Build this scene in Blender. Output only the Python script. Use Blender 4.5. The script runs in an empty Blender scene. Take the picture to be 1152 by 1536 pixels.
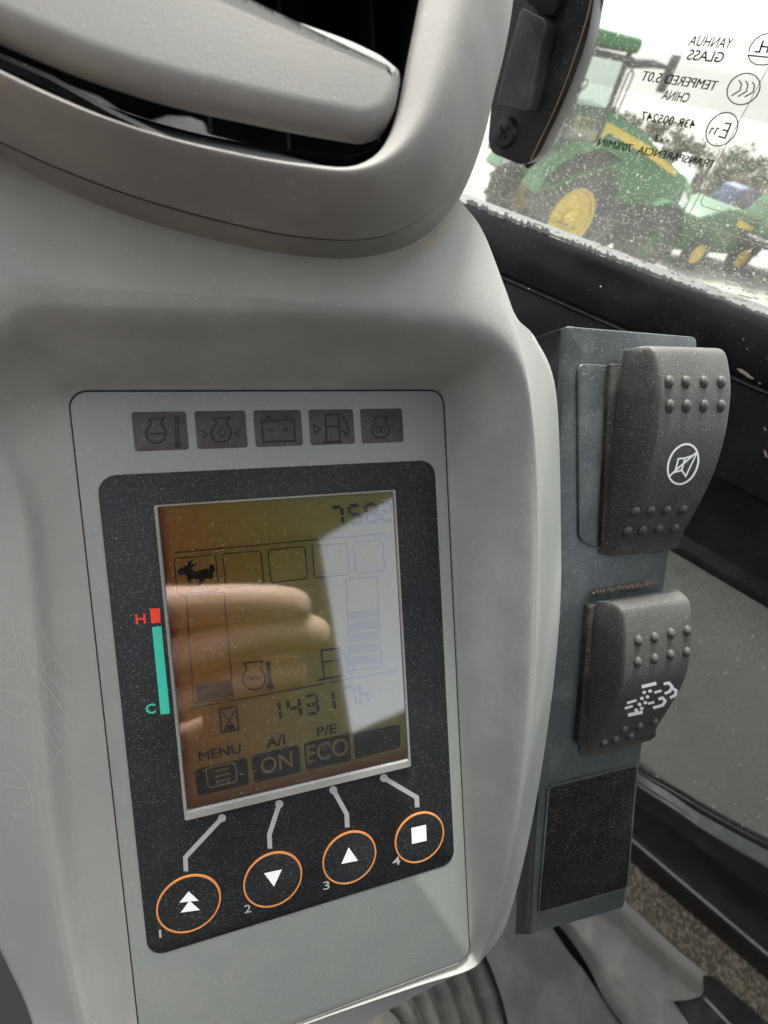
import bpy, bmesh, math, random
import numpy as np
from mathutils import Vector, Matrix
from mathutils.bvhtree import BVHTree
random.seed(7)
rad = math.radians
scn = bpy.context.scene
COL = scn.collection

# ------------------------------------------------------------------ frames
FPX = 630.87                       # focal length in pixels of the 1152x1536 photograph
def rodr(rv):
    t = np.linalg.norm(rv); k = rv / t
    K = np.array([[0, -k[2], k[1]], [k[2], 0, -k[0]], [-k[1], k[0], 0]])
    return np.eye(3) + math.sin(t) * K + (1 - math.cos(t)) * K @ K
RC = rodr(np.array([.064, -.2586, -.0678])); TC = np.array([-.7968, -.1006, 1.1703])
U = .08                            # one panel unit in metres (width of the black overlay)
c_, s_ = .7283, .6853
PB = np.array([[1, 0, 0], [0, c_, s_], [0, -s_, c_]])     # panel right / up / out in world
q_ = -RC.T @ TC
CP = np.array([q_[0], -q_[1], -q_[2]])                    # lens position in panel units
CW = np.array([0, 0, 2.2])
O = CW - (CP @ PB) * U
EF = np.array([-.615, .789, 0]); EF /= np.linalg.norm(EF)  # cab forward
ER = np.array([EF[1], -EF[0], 0])                          # cab right
EZ = np.array([0, 0, 1.])
def dirp(px, py):
    d = RC.T @ np.array([(px - 576) / FPX, (py - 768) / FPX, 1]); return np.array([d[0], -d[1], -d[2]])
def dirw(px, py): return dirp(px, py) @ PB
def W(p): return O + (np.asarray(p, float) @ PB) * U      # panel units -> world
def atp(px, py, h=0):
    d = dirp(px, py); return CP + d * (h - CP[2]) / d[2]
def Ph(h): return lambda px, py: W(atp(px, py, h))         # point of the plane h units above the faceplate
def Pr(r):                                                 # point of the cab's upright side plane at distance r
    def f(px, py):
        d = dirw(px, py); return CW + d * (r / (d @ ER))
    return f
def Pz(z):
    def f(px, py):
        d = dirw(px, py); return CW + d * ((z - CW[2]) / d[2])
    return f
def cab(p): p = np.asarray(p); return np.array([p @ ER, p @ EF, p[2]])
def C3(r, f, z): return ER * r + EF * f + EZ * z           # cab right/forward/height -> world

# ------------------------------------------------------------------ camera
cam = bpy.data.cameras.new('camera'); co = bpy.data.objects.new('camera', cam); COL.objects.link(co)
def cv2w(v): return np.array([v[0], -v[1], -v[2]]) @ PB
cx, cy, cz = cv2w(RC[0]), -cv2w(RC[1]), -cv2w(RC[2])
co.matrix_world = Matrix([[cx[i], cy[i], cz[i], CW[i]] for i in range(3)] + [[0, 0, 0, 1]])
cam.sensor_fit = 'VERTICAL'; cam.sensor_height = 36; cam.lens = 36 * FPX / 1536
cam.clip_start = .004; cam.clip_end = 900
cam.dof.use_dof = True; cam.dof.focus_distance = .108; cam.dof.aperture_fstop = 17
scn.camera = co

# ------------------------------------------------------------------ sky, sun, exposure
SUN_EL, SUN_DIR = rad(57), ER * .55 + EF * .5
world = bpy.data.worlds.new('World'); scn.world = world; world.use_nodes = True
nt = world.node_tree; nt.nodes.clear()
wo = nt.nodes.new('ShaderNodeOutputWorld'); bg = nt.nodes.new('ShaderNodeBackground'); sky = nt.nodes.new('ShaderNodeTexSky')
sky.sky_type = 'NISHITA'; sky.sun_disc = False; sky.sun_elevation = SUN_EL
sky.sun_rotation = math.atan2(SUN_DIR[0], SUN_DIR[1]); sky.air_density = 1.3; sky.dust_density = 4; sky.ozone_density = 1
tc = nt.nodes.new('ShaderNodeTexCoord'); sx = nt.nodes.new('ShaderNodeSeparateXYZ'); mx = nt.nodes.new('ShaderNodeMath'); mx.operation = 'MAXIMUM'; mx.inputs[1].default_value = .02
cxn = nt.nodes.new('ShaderNodeCombineXYZ'); hs = nt.nodes.new('ShaderNodeHueSaturation'); hs.inputs['Saturation'].default_value = .18
nt.links.new(tc.outputs['Generated'], sx.inputs[0])
for k in 'XY': nt.links.new(sx.outputs[k], cxn.inputs[k])
nt.links.new(sx.outputs['Z'], mx.inputs[0]); nt.links.new(mx.outputs[0], cxn.inputs['Z'])
nt.links.new(cxn.outputs[0], sky.inputs['Vector']); nt.links.new(sky.outputs[0], hs.inputs['Color'])
nt.links.new(hs.outputs[0], bg.inputs['Color']); bg.inputs['Strength'].default_value = .13
nt.links.new(bg.outputs[0], wo.inputs['Surface'])
sl = bpy.data.lights.new('sun', 'SUN'); sl.energy = 2.2; sl.angle = rad(10); sl.color = (1, .96, .9)
so = bpy.data.objects.new('sun', sl); COL.objects.link(so)
sd = SUN_DIR / np.linalg.norm(SUN_DIR) * math.cos(SUN_EL) + EZ * math.sin(SUN_EL)
so.rotation_euler = Vector(sd).to_track_quat('Z', 'Y').to_euler(); so.location = (0, 0, 12)
vs = scn.view_settings; vs.view_transform = 'Standard'; vs.look = 'None'; vs.gamma = 1; vs.exposure = 1.9
scn.cycles.max_bounces = 10; scn.cycles.diffuse_bounces = 6; scn.cycles.transparent_max_bounces = 24
scn.cycles.use_denoising = True; scn.cycles.sample_clamp_indirect = 6

# ------------------------------------------------------------------ materials
def srgb(r, g, b): return tuple((v / 255 / 12.92 if v <= 10 else ((v / 255 + .055) / 1.055) ** 2.4) for v in (r, g, b)) + (1,)
class N:
    def __init__(s, name):
        s.m = bpy.data.materials.new(name); s.m.use_nodes = True; s.t = s.m.node_tree; s.t.nodes.clear()
        s.out = s.t.nodes.new('ShaderNodeOutputMaterial'); s.tc = s.n('ShaderNodeTexCoord').outputs['Object']
    def n(s, ty, **kw):
        x = s.t.nodes.new(ty)
        for k, v in kw.items(): setattr(x, k, v)
        return x
    def l(s, a, b): s.t.links.new(a, b)
    def math(s, op, a, b=0., clamp=False):
        x = s.n('ShaderNodeMath', operation=op, use_clamp=clamp)
        for i, v in enumerate((a, b)):
            if isinstance(v, (int, float)): x.inputs[i].default_value = v
            else: s.l(v, x.inputs[i])
        return x.outputs[0]
    def ramp(s, v, a, b, lo=0., hi=1.):
        x = s.n('ShaderNodeMapRange'); x.interpolation_type = 'SMOOTHSTEP'
        s.l(v, x.inputs[0])
        for i, q in enumerate((a, b, lo, hi)): x.inputs[i + 1].default_value = q
        return x.outputs[0]
    def noise(s, sc, det=3, rough=.55, vec=None):
        x = s.n('ShaderNodeTexNoise'); x.inputs['Scale'].default_value = sc; x.inputs['Detail'].default_value = det; x.inputs['Roughness'].default_value = rough
        s.l(vec or s.tc, x.inputs['Vector']); return x.outputs['Fac']
    def specks(s, sc, size, share, vec=None):
        """1 on small random dots: cells of size 1/sc, dot radius up to size (of a cell), on a share of the cells"""
        x = s.n('ShaderNodeTexVoronoi'); x.inputs['Scale'].default_value = sc; s.l(vec or s.tc, x.inputs['Vector'])
        sp = s.n('ShaderNodeSeparateColor'); s.l(x.outputs['Color'], sp.inputs[0])
        on = s.math('LESS_THAN', sp.outputs[0], share)
        rr = s.math('MULTIPLY', sp.outputs[1], size)
        d = s.math('SUBTRACT', rr, x.outputs['Distance'])
        e = s.math('MULTIPLY', d, 8. / max(size, .05), True)
        return s.math('MULTIPLY', e, on)
    def mix(s, f, a, b):
        x = s.n('ShaderNodeMix', data_type='RGBA')
        if isinstance(f, (int, float)): x.inputs[0].default_value = f
        else: s.l(f, x.inputs[0])
        for i, v in ((6, a), (7, b)):
            if isinstance(v, tuple): x.inputs[i].default_value = v
            else: s.l(v, x.inputs[i])
        return x.outputs[2]
    def bump(s, h, strength, dist):
        x = s.n('ShaderNodeBump'); x.inputs['Strength'].default_value = strength; x.inputs['Distance'].default_value = dist
        s.l(h, x.inputs['Height']); return x.outputs[0]
    def bsdf(s, col, rough, normal=None, metal=0., spec=.5, **kw):
        x = s.n('ShaderNodeBsdfPrincipled'); x.inputs['Metallic'].default_value = metal; x.inputs['Specular IOR Level'].default_value = spec
        for k, v in (('Base Color', col), ('Roughness', rough)):
            if isinstance(v, (tuple, int, float)): x.inputs[k].default_value = v
            else: s.l(v, x.inputs[k])
        if normal is not None: s.l(normal, x.inputs['Normal'])
        for k, v in kw.items(): x.inputs[k.replace('_', ' ')].default_value = v
        return x
    def end(s, sh): s.l(sh, s.out.inputs['Surface']); return s.m
DUST = (.42, .40, .35, 1)
def plastic(name, col, rough=.5, dust=.15, speck=.25, spk_scale=700, grain=.3, grain_scale=1400, spec=.5, dustcol=DUST, spk_size=.32, blotch=45, up=0.):
    n = N(name)
    big = n.ramp(n.noise(blotch, 4), .38, .72)
    fine = n.noise(420, 3, .7)
    f = n.math('MULTIPLY', n.math('MULTIPLY', big, fine), dust * 2, True)
    if up:  # dust on upward faces, doubling as painted lightening of lit tops
        gn = n.n('ShaderNodeSeparateXYZ'); n.l(n.n('ShaderNodeNewGeometry').outputs['True Normal'], gn.inputs[0])
        lay = n.math('MULTIPLY', n.ramp(gn.outputs[2], .30, .92), n.ramp(n.noise(blotch * 1.7, 4), .1, .9, .55, 1.))
        f = n.math('MAXIMUM', f, n.math('MULTIPLY', lay, up, True))
    c = n.mix(f, col, dustcol)
    if speck:
        sp = n.math('MAXIMUM', n.specks(spk_scale * 2.6, spk_size * 1.15, speck), n.specks(spk_scale * 1.5, spk_size * .7, speck * .25))
        c = n.mix(n.math('MULTIPLY', sp, .5), c, (.50, .48, .43, 1))
    r = n.math('ADD', n.math('MULTIPLY', f, .35), rough, True)
    g = n.bump(n.noise(grain_scale, 2), grain, .0002)
    return n.end(n.bsdf(c, r, g, spec=spec).outputs[0])
def flat(name, col, rough=.6, spec=.3, emi=0, **kw):
    n = N(name); b = n.bsdf(col, rough, spec=spec, **kw); return n.end(b.outputs[0])

M = {}
M['shell'] = plastic('grey console plastic', (.208, .218, .213, 1), .54, .22, .16, 1000, .35, 2400, dustcol=(.40, .395, .36, 1), up=.5, spec=.38)
M['bezel'] = plastic('grey vent plastic', (.168, .166, .162, 1), .54, .32, .06, 1000, .18, 2400, dustcol=(.38, .355, .30, 1), up=.32, spec=.38)
M['face'] = plastic('satin grey faceplate', (.175, .197, .193, 1), .42, .14, .22, 900, .25, 1700, up=.28)
M['overlay'] = plastic('charcoal overlay', (.010, .012, .014, 1), .5, .05, .45, 1500, .5, 2200, dustcol=(.17, .17, .16, 1), spec=.28)
M['tile'] = plastic('smoked warning tile', (.050, .050, .047, 1), .5, .05, .2, 1200, .4, 2000, spec=.3)
M['ink'] = flat('warning symbol ink', (.022, .021, .02, 1), .5)
M['inklight'] = flat('smoke grey symbol ink', (.042, .042, .04, 1), .5)
M['black'] = plastic('black painted metal', (.010, .012, .013, 1), .36, .12, .12, 700, .2, 900, dustcol=(.22, .22, .21, 1), spec=.35, up=.06)
M['beam'] = plastic('black cab frame paint', (.008, .009, .010, 1), .36, .05, .04, 600, .12, 500, dustcol=(.2, .2, .19, 1), spec=.3)
M['plate'] = plastic('dusty dark sheet metal', (.032, .038, .042, 1), .30, .22, .30, 900, .25, 1300, dustcol=(.24, .26, .255, 1), up=.12)
M['rocker'] = plastic('worn black switch plastic', (.030, .030, .029, 1), .48, .12, .5, 1200, .6, 1900, dustcol=(.26, .255, .235, 1), spec=.35, up=.30)
M['blank'] = plastic('gloss black blank cover', (.004, .0045, .0045, 1), .45, .03, .45, 1200, .6, 1500, dustcol=(.16, .16, .15, 1), spec=.15)
M['recess'] = plastic('matt black switch seat', (.010, .010, .011, 1), .5, .15, .32, 900, .3, 1300, spec=.3)
M['hole'] = flat('dark cavity', (.006, .007, .008, 1), .7)
M['tray'] = plastic('grey duct plastic', (.07, .073, .076, 1), .4, .1, .05)
M['white'] = flat('white print', (.82, .84, .84, 1), .5)
M['greyp'] = flat('pale grey print', (.33, .34, .35, 1), .5)
M['orange'] = flat('orange print', (.60, .23, .07, 1), .5)
M['red'] = flat('red print', (.75, .06, .035, 1), .5)
M['teal'] = flat('teal print', (.05, .50, .38, 1), .5)
M['lcdink'] = flat('liquid crystal ink', (.018, .010, .010, 1), .6)
M['lcdink2'] = flat('faint liquid crystal ink', (.30, .25, .11, 1), .6)
M['dirt'] = flat('tan dirt', (.40, .34, .24, 1), .95)
M['scratch'] = flat('pale scuff', (.37, .37, .35, 1), .8)
M['grip'] = plastic('dark latch plastic with painted sheen', (.022, .023, .024, 1), .34, .25, .2, 900, .4, 1200, dustcol=(.22, .22, .21, 1))  # lighter base than the latch body, painting in the grip's sheen
M['screw'] = flat('blackened screw', (.03, .03, .032, 1), .35)
M['rim'] = plastic('milky screen rim', (.20, .20, .19, 1), .35, .3, .3, 900)
M['printblack'] = flat('black glass print', (.01, .01, .012, 1), .5)
M['printwhite'] = flat('white glass print', (.62, .58, .48, 1), .5)
M['headliner'] = plastic('grey headliner', (.11, .11, .10, 1), .9, .1, 0)
M['trim'] = plastic('grey sill plastic', (.13, .129, .125, 1), .33, .2, .06, 600, .25, 900)
M['mat'] = plastic('grey floor rubber', (.060, .063, .064, 1), .6, .35, .08, 700, .4, 700, dustcol=(.2, .2, .19, 1), blotch=22)
M['boot'] = plastic('dusty rubber boot', (.030, .030, .029, 1), .55, .25, .1, 700, .3, 900, dustcol=(.19, .17, .14, 1), blotch=60)
M['trimdark'] = plastic('grey rubber lip', (.075, .08, .082, 1), .4, .2, .05)
M['rail'] = plastic('black rail with painted highlight', (.20, .20, .20, 1), .22, .3, .1)  # grey base on a black rail paints in its bright highlight line
M['carpet'] = plastic('flecked brown carpet', (.075, .062, .045, 1), .95, .9, .5, 900, .9, 1200, dustcol=(.30, .26, .19, 1), blotch=300, spk_size=.5)

# ------------------------------------------------------------------ mesh helpers
class MB:
    def __init__(s): s.v = []; s.f = []
    def add(s, vs, fs):
        o = len(s.v); s.v += [tuple(map(float, v)) for v in vs]; s.f += [tuple(i + o for i in f) for f in fs]; return s
    def loft(s, rings, close=True, cap0=False, cap1=False):
        n = len(rings[0]); vs = [p for r in rings for p in r]; fs = []
        for k in range(len(rings) - 1):
            for i in range(n if close else n - 1):
                j = (i + 1) % n; fs.append((k * n + i, k * n + j, (k + 1) * n + j, (k + 1) * n + i))
        if cap0: fs.append(tuple(range(n))[::-1])
        if cap1: fs.append(tuple((len(rings) - 1) * n + i for i in range(n)))
        return s.add(vs, fs)
    def prism(s, pts, off):
        """solid between a 3D outline and the same outline moved by off"""
        a = [np.asarray(p, float) for p in pts]; off = np.asarray(off, float)
        return s.loft([a, [p + off for p in a]], True, True, True)
    def box(s, o, x, y, z):
        o, x, y, z = map(np.asarray, (o, x, y, z)); return s.prism([o, o + x, o + x + y, o + y], z)
    def tube(s, pts, r, n=10, cap=True):
        pts = [np.asarray(p, float) for p in pts]; rs = r if isinstance(r, (list, tuple)) else [r] * len(pts); rings = []
        ref = None
        for i, p in enumerate(pts):
            t = pts[min(i + 1, len(pts) - 1)] - pts[max(i - 1, 0)]; t = t / (np.linalg.norm(t) + 1e-12)
            if ref is None: ref = np.cross(t, [0, 0, 1.]) if abs(t[2]) < .9 else np.cross(t, [1., 0, 0])
            ref = ref - t * (ref @ t); ref /= np.linalg.norm(ref); b = np.cross(t, ref)
            rings.append([p + rs[i] * (math.cos(a) * ref + math.sin(a) * b) for a in np.linspace(0, 2 * math.pi, n, endpoint=False)])
        return s.loft(rings, True, cap, cap)
    def lathe(s, c, ax, prof, n=32, cap0=False, cap1=False):
        ax = np.asarray(ax, float); ax /= np.linalg.norm(ax); u = np.cross(ax, [0, 0, 1.]) if abs(ax[2]) < .9 else np.cross(ax, [1., 0, 0]); u /= np.linalg.norm(u); w = np.cross(ax, u)
        c = np.asarray(c, float)
        return s.loft([[c + ax * h + r * (math.cos(a) * u + math.sin(a) * w) for a in np.linspace(0, 2 * math.pi, n, endpoint=False)] for r, h in prof], True, cap0, cap1)
    def build(s, name, mat, parent=None, smooth=True, bevel=0., seg=2, ang=35, stuff=False, base=None):
        b = base if base is not None else (root_of(parent)['base_xyz'] if parent else (0, 0, 0))
        b = np.array(list(b))
        me = bpy.data.meshes.new(name); me.from_pydata([tuple(np.array(v) - b) for v in s.v], [], s.f); me.materials.append(mat)
        bm = bmesh.new(); bm.from_mesh(me); bmesh.ops.recalc_face_normals(bm, faces=bm.faces)
        if bevel:
            es = [e for e in bm.edges if len(e.link_faces) == 2 and e.calc_face_angle(0) > rad(ang)]
            try: bmesh.ops.bevel(bm, geom=es, offset=bevel, segments=seg, profile=.5, affect='EDGES', clamp_overlap=True)
            except Exception: pass
        bm.to_mesh(me); bm.free()
        if smooth:
            me.polygons.foreach_set('use_smooth', [True] * len(me.polygons))
            me.set_sharp_from_angle(angle=rad(ang + (15 if bevel else 0)))
        o = bpy.data.objects.new(name, me); COL.objects.link(o)
        if parent: o.parent = parent
        else: o.location = b
        if stuff: o['kind'] = 'stuff'
        return o
def root_of(o):
    while o.parent: o = o.parent
    return o
def thing(name, label, cat, loc, group=None):
    o = bpy.data.objects.new(name, None); COL.objects.link(o); o.location = tuple(loc); o.empty_display_size = .01
    o['label'] = label; o['category'] = cat; o['base_xyz'] = [float(v) for v in loc]
    if group: o['group'] = group
    return o
def struct(o): o['kind'] = 'structure'; return o
def spline(pts, k=8, closed=True):
    P = [np.asarray(p, float) for p in pts]; n = len(P); out = []
    for i in range(n if closed else n - 1):
        if closed: a, b, c, d = P[i - 1], P[i], P[(i + 1) % n], P[(i + 2) % n]
        else: a, b, c, d = P[max(i - 1, 0)], P[i], P[i + 1], P[min(i + 2, n - 1)]
        for j in range(k):
            t = j / k; out.append(.5 * ((2 * b) + (c - a) * t + (2 * a - 5 * b + 4 * c - d) * t * t + (-a + 3 * b - 3 * c + d) * t ** 3))
    if not closed: out.append(P[-1])
    return out
def rrect(x0, y0, x1, y1, r, n=6):
    out = []
    for cx_, cy_, a0 in ((x1 - r, y1 - r, 0), (x0 + r, y1 - r, 90), (x0 + r, y0 + r, 180), (x1 - r, y0 + r, 270)):
        for k in range(n + 1):
            a = rad(a0 + 90 * k / n); out.append((cx_ + r * math.cos(a), cy_ + r * math.sin(a)))
    return out
def rpoly(pts, r, n=4):
    """2D polygon with rounded corners (r in its own units; r may be a list)"""
    out = []; m = len(pts)
    for i in range(m):
        p = np.array(pts[i], float); a = np.array(pts[i - 1], float) - p; b = np.array(pts[(i + 1) % m], float) - p
        ri = r[i] if isinstance(r, (list, tuple)) else r
        la, lb = np.linalg.norm(a), np.linalg.norm(b); k = min(ri, la * .45, lb * .45)
        p0, p1 = p + a / la * k, p + b / lb * k
        for j in range(n + 1):
            t = j / n; out.append(tuple((1 - t) ** 2 * p0 + 2 * t * (1 - t) * p + t * t * p1))
    return out
# ribbons, fills and lettering: drawn in photograph pixels on a real surface S(px,py)->world
def ribbon(mb, pts, w, S, closed=False):
    P = [np.array(p, float) for p in pts]; n = len(P); L = []; R_ = []
    for i in range(n):
        a = P[i - 1] if (i or closed) else P[i]; b = P[(i + 1) % n] if (i < n - 1 or closed) else P[i]
        t1 = P[i] - a; t2 = b - P[i]
        l1, l2 = np.linalg.norm(t1), np.linalg.norm(t2)
        t1 = t1 / l1 if l1 > 1e-9 else t2 / l2; t2 = t2 / l2 if l2 > 1e-9 else t1
        t = t1 + t2; lt = np.linalg.norm(t); t = t / lt if lt > 1e-6 else t1
        nn = np.array([-t[1], t[0]]); k = w / 2 / max(.5, abs(nn @ np.array([-t1[1], t1[0]])))
        L.append(P[i] + nn * k); R_.append(P[i] - nn * k)
    vs = [S(*p) for p in L] + [S(*p) for p in R_]; fs = []
    for i in range(n if closed else n - 1):
        j = (i + 1) % n; fs.append((i, j, n + j, n + i))
    mb.add(vs, fs); return mb
def fill(mb, pts, S): mb.add([S(*p) for p in pts], [tuple(range(len(pts)))]); return mb
def circ(cx_, cy_, rx, ry=None, rot=0, n=28, a0=0, a1=360):
    ry = ry or rx; c, s = math.cos(rad(rot)), math.sin(rad(rot)); full = abs(a1 - a0) >= 360
    return [(cx_ + c * rx * math.cos(a) - s * ry * math.sin(a), cy_ + s * rx * math.cos(a) + c * ry * math.sin(a)) for a in np.linspace(rad(a0), rad(a1), n, endpoint=not full)]
_glyph = {}
def glyphs(txt, bold=0.):
    key = (txt, bold)
    if key not in _glyph:
        cu = bpy.data.curves.new('lettering', 'FONT'); cu.body = txt; cu.size = 1; cu.offset = bold; cu.resolution_u = 3
        o = bpy.data.objects.new('lettering', cu); COL.objects.link(o); bpy.context.view_layer.update()
        me = o.evaluated_get(bpy.context.evaluated_depsgraph_get()).to_mesh()
        v = np.array([tuple(x.co)[:2] for x in me.vertices]); f = [tuple(p.vertices) for p in me.polygons]
        bpy.data.objects.remove(o); bpy.data.curves.remove(cu)
        v[:, 0] -= v[:, 0].min(); wd = v[:, 0].max(); v[:, 0] /= wd; v[:, 1] /= .70
        _glyph[key] = (v, f)
    return _glyph[key]
def text(mb, txt, S0, E0, up, S, bold=0.):
    if 'M' in txt and bold:
        S0, E0 = np.array(S0, float), np.array(E0, float); d = (E0 - S0) / np.linalg.norm(E0 - S0) * bold * 45
        def S2(x, y):
            p = S(x, y); return p + (CW - p) * .0007
        text(mb, txt, S0 + d, E0 + d, up, S2); bold = 0.
    """lettering whose baseline runs from pixel S0 to E0, capital height = pixel vector up"""
    v, f = glyphs(txt, bold); S0, E0, up = (np.array(q, float) for q in (S0, E0, up))
    mb.add([S(*(S0 + (E0 - S0) * x + up * y)) for x, y in v], f); return mb

# ================================================================== CONSOLE HOUSING
console = thing('instrument_console', 'grey moulded console housing with a recessed front around the monitor', 'console', W((.5, -1.9, -.8)))
A = [(108, 640), (103, 586), (180, 584), (320, 584), (480, 584), (600, 584), (652, 585), (664, 600), (667, 660), (670, 740), (673, 820), (677, 900), (685, 1050), (693, 1200), (700, 1340), (704, 1420), (690, 1441), (600, 1468), (400, 1530), (206, 1592), (196, 1500), (172, 1250), (146, 1000), (122, 760)]
Cq = [(-60, 610, .06), (10, 462, .24), (160, 452, .31), (320, 455, .31), (490, 463, .31), (640, 477, .31), (722, 497, .31), (770, 526, .30), (796, 575, .29), (804, 645, .28), (807, 720, .28), (807, 860, .28), (800, 1050, .26), (781, 1210, .21), (752, 1350, .12), (726, 1430, .03), (704, 1456, .01), (618, 1482, .004), (412, 1554, .004), (180, 1660, 0), (120, 1530, 0), (70, 1260, 0), (45, 1000, 0), (20, 760, .01)]
Dq = [(-260, 560, .0), (-300, 20, .22), (0, 90, .22), (330, 200, .24), (520, 300, .25), (655, 250, .25), (694, 294, .26), (722, 336, .26), (755, 422, .25), (773, 464, .24), (804, 494, .22), (836, 570, .18), (844, 760, .15), (842, 930, .15), (815, 1150, .06), (778, 1330, .0), (738, 1424, -.03), (640, 1486, -.03), (420, 1594, -.03), (70, 1700, -.06), (44, 1536, -.18), (-20, 1400, -.25), (-200, 1000, -.25), (-260, 760, -.25)]
Ap = []
for k, (x, y) in enumerate(A):
    p = atp(x, y, 0)
    if k in (0, 19, 20, 21, 22, 23): p[0] = -.030
    if 8 <= k <= 14: p[0] = 1.027
    if 2 <= k <= 5: p[1] = .213
    if k == 6: p[:2] = (.985, .185)
    if k in (17, 18, 19): p[1] = -1.826
    p[0] = min(max(p[0], -.030), 1.027); p[1] = min(max(p[1], -1.826), .213); Ap.append(W(p))
Cpts = [np.array(W(atp(x, y, h))) for x, y, h in Cq]; Dp = [np.array(W(atp(x, y, h))) for x, y, h in Dq]
Ao = []
for k, (x, y) in enumerate(A):
    p = atp(x, y, 0); lo, hi, bt, tp = -.053, 1.050, -1.849, .236
    p[0] = min(max(p[0], lo), hi); p[1] = min(max(p[1], bt), tp)
    if k in (0, 19, 20, 21, 22, 23): p[0] = lo
    if 8 <= k <= 14: p[0] = hi
    if 2 <= k <= 5: p[1] = tp
    if k in (17, 18, 19): p[1] = bt
    if k == 1: p[:2] = (lo + .008, tp - .008)
    if k == 6: p[:2] = (hi - .030, tp - .003)
    if k == 7: p[:2] = (hi - .003, tp - .030)
    Ao.append(W(p))
ctr = W((.5, -.8, 0)); OUT = PB[2]
CL = {5: .02, 6: .05, 7: .05, 8: .03}
def mixr(a, b, t, lift=0.): return [p * (1 - t) + q * t + OUT * (lift + (CL.get(k, 0) if lift < 0 else 0)) * U for k, (p, q) in enumerate(zip(a, b))]
D0 = [p for p in Dp]
Ep = [p - OUT * .10 * U for p in Dp]
E2 = [ctr + (p - ctr) * .985 - OUT * 1.0 * U - OUT * ((p - ctr) @ OUT) for p in Dp]
G = [p - OUT * .03 * U for p in Ap]
def hinge(a, c, d, w=.16):
    return mixr(a, c, 1 - w), mixr(c, d, w)
c0, c1 = hinge(Ao, Cpts, Dp, .13)
keys = [G, Ap, Ao, mixr(Ao, Cpts, .30, -.018), mixr(Ao, Cpts, .62, -.022), c0, [(p + q) / 2 * .5 + r * .5 for p, q, r in zip(c0, c1, Cpts)], c1, mixr(Cpts, Dp, .6), mixr(Cpts, Dp, .93), Ep, E2]
dense = [spline(r, 8) for r in keys]
def crings(rs, k):
    out = []
    n = len(rs)
    for i in range(n - 1):
        a, b, c, d = rs[max(i - 1, 0)], rs[i], rs[i + 1], rs[min(i + 2, n - 1)]
        for j in range(k):
            t = j / k; out.append([.5 * ((2 * q) + (r - p) * t + (2 * p - 5 * q + 4 * r - s) * t * t + (-p + 3 * q - 3 * r + s) * t ** 3) for p, q, r, s in zip(a, b, c, d)])
    out.append(rs[-1]); return out
mb = MB(); rr = [dense[0], dense[1]] + crings(dense[1:10], 4)[1:] + [dense[10], dense[11]]
mb.loft(rr, True, False, True)
housing = mb.build('housing_shell', M['shell'], console, ang=60)
vg = housing.vertex_groups.new(name='pocket corner'); nR = len(dense[0])
for ri in range(8, 27):
    for ci in range(nR):
        wgt = max(0., 1 - abs(ci - 55) / 26) * min(1., (ri - 7) / 4, (27 - ri) / 4)
        if wgt > 0: vg.add([ri * nR + ci], min(1., wgt * 1.6), 'REPLACE')
sm_ = housing.modifiers.new('soften', 'SMOOTH'); sm_.vertex_group = vg.name; sm_.factor = .7; sm_.iterations = 60
hb = np.array(list(console['base_xyz']))
HV = [Vector(v) for v in mb.v]; HT = BVHTree.FromPolygons(HV, [f for f in mb.f if len(f) == 4])
def onhouse(eps=.00012):
    def f(px, py):
        d = Vector(dirw(px, py)).normalized(); h = HT.ray_cast(Vector(CW), d)
        return np.array((h[0] if h[0] else Vector(W(atp(px, py, .1)))) - d * eps)
    return f
# scuffs and dirt lines on the shell
mb = MB()
for pts in [[(0, 965), (28, 948), (55, 975), (70, 1010), (96, 1040)], [(5, 1010), (40, 1000), (70, 1030), (110, 1090)], [(0, 1060), (30, 1075), (52, 1050), (66, 1000), (90, 985)], [(20, 930), (30, 990), (60, 1060), (90, 1110)], [(60, 940), (84, 990), (108, 1020)], [(0, 1035), (40, 1048), (90, 1130)], [(12, 1140), (40, 1170), (52, 1220)], [(40, 945), (66, 1002), (72, 1075)]]:
    ribbon(mb, [tuple(p) for p in spline([np.array(p) for p in pts], 6, False)], 1.1, onhouse())
random.seed(31)
for k in range(26):
    x, y = random.uniform(0, 105), random.uniform(900, 1240); a = random.gauss(1.9, .5); l = random.uniform(12, 60)
    ribbon(mb, [(x, y), (x + l * .5 * math.cos(a) + random.gauss(0, 2), y + l * .5 * math.sin(a)), (x + l * math.cos(a), y + l * math.sin(a))], random.uniform(.4, .9), onhouse())
for k in range(60):
    x, y = random.gauss(330, 240), random.gauss(415, 20); onp = onhouse(); ribbon(mb, [(x, y), (x + random.uniform(1, 3), y + random.uniform(-1, 1))], random.uniform(1, 2), onp)
mb.build('scuff_marks', M['scratch'], console, smooth=False, stuff=True)

# ================================================================== MONITOR
monitor = thing('machine_monitor', 'rectangular monitor unit with satin grey faceplate, amber screen and four round buttons', 'monitor', W((.5, -1.84, 0)))
def rr3(x0, y0, x1, y1, r, h): return [W((x, y, h)) for x, y in rrect(x0, y0, x1, y1, r)]
mb = MB(); fp = (-.046, -1.842, 1.043, .229)
mb.prism(rr3(*fp, .045, -.05), OUT * .056 * U)
faceplate = mb.build('faceplate', M['face'], monitor, bevel=.00022, seg=2)
H1 = .0085
mb = MB(); random.seed(9); xs = np.linspace(-.03, 1.0, 90)
for a, b in zip(xs[:-1], xs[1:]):
    w0 = .0004 + .0016 * random.random() * (.5 + .5 * math.sin(a * 9)); mb.add([W((a, fp[1] - .0045 - w0, .0052)), W((b, fp[1] - .0045 - w0, .0052)), W((b, fp[1] - .0005, .0056)), W((a, fp[1] - .0005, .0056))], [(0, 1, 2, 3)])
mb.build('seam_dust', flat('pale seam dust', (.40, .39, .35, 1), .95), monitor, smooth=False, stuff=True)
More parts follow.
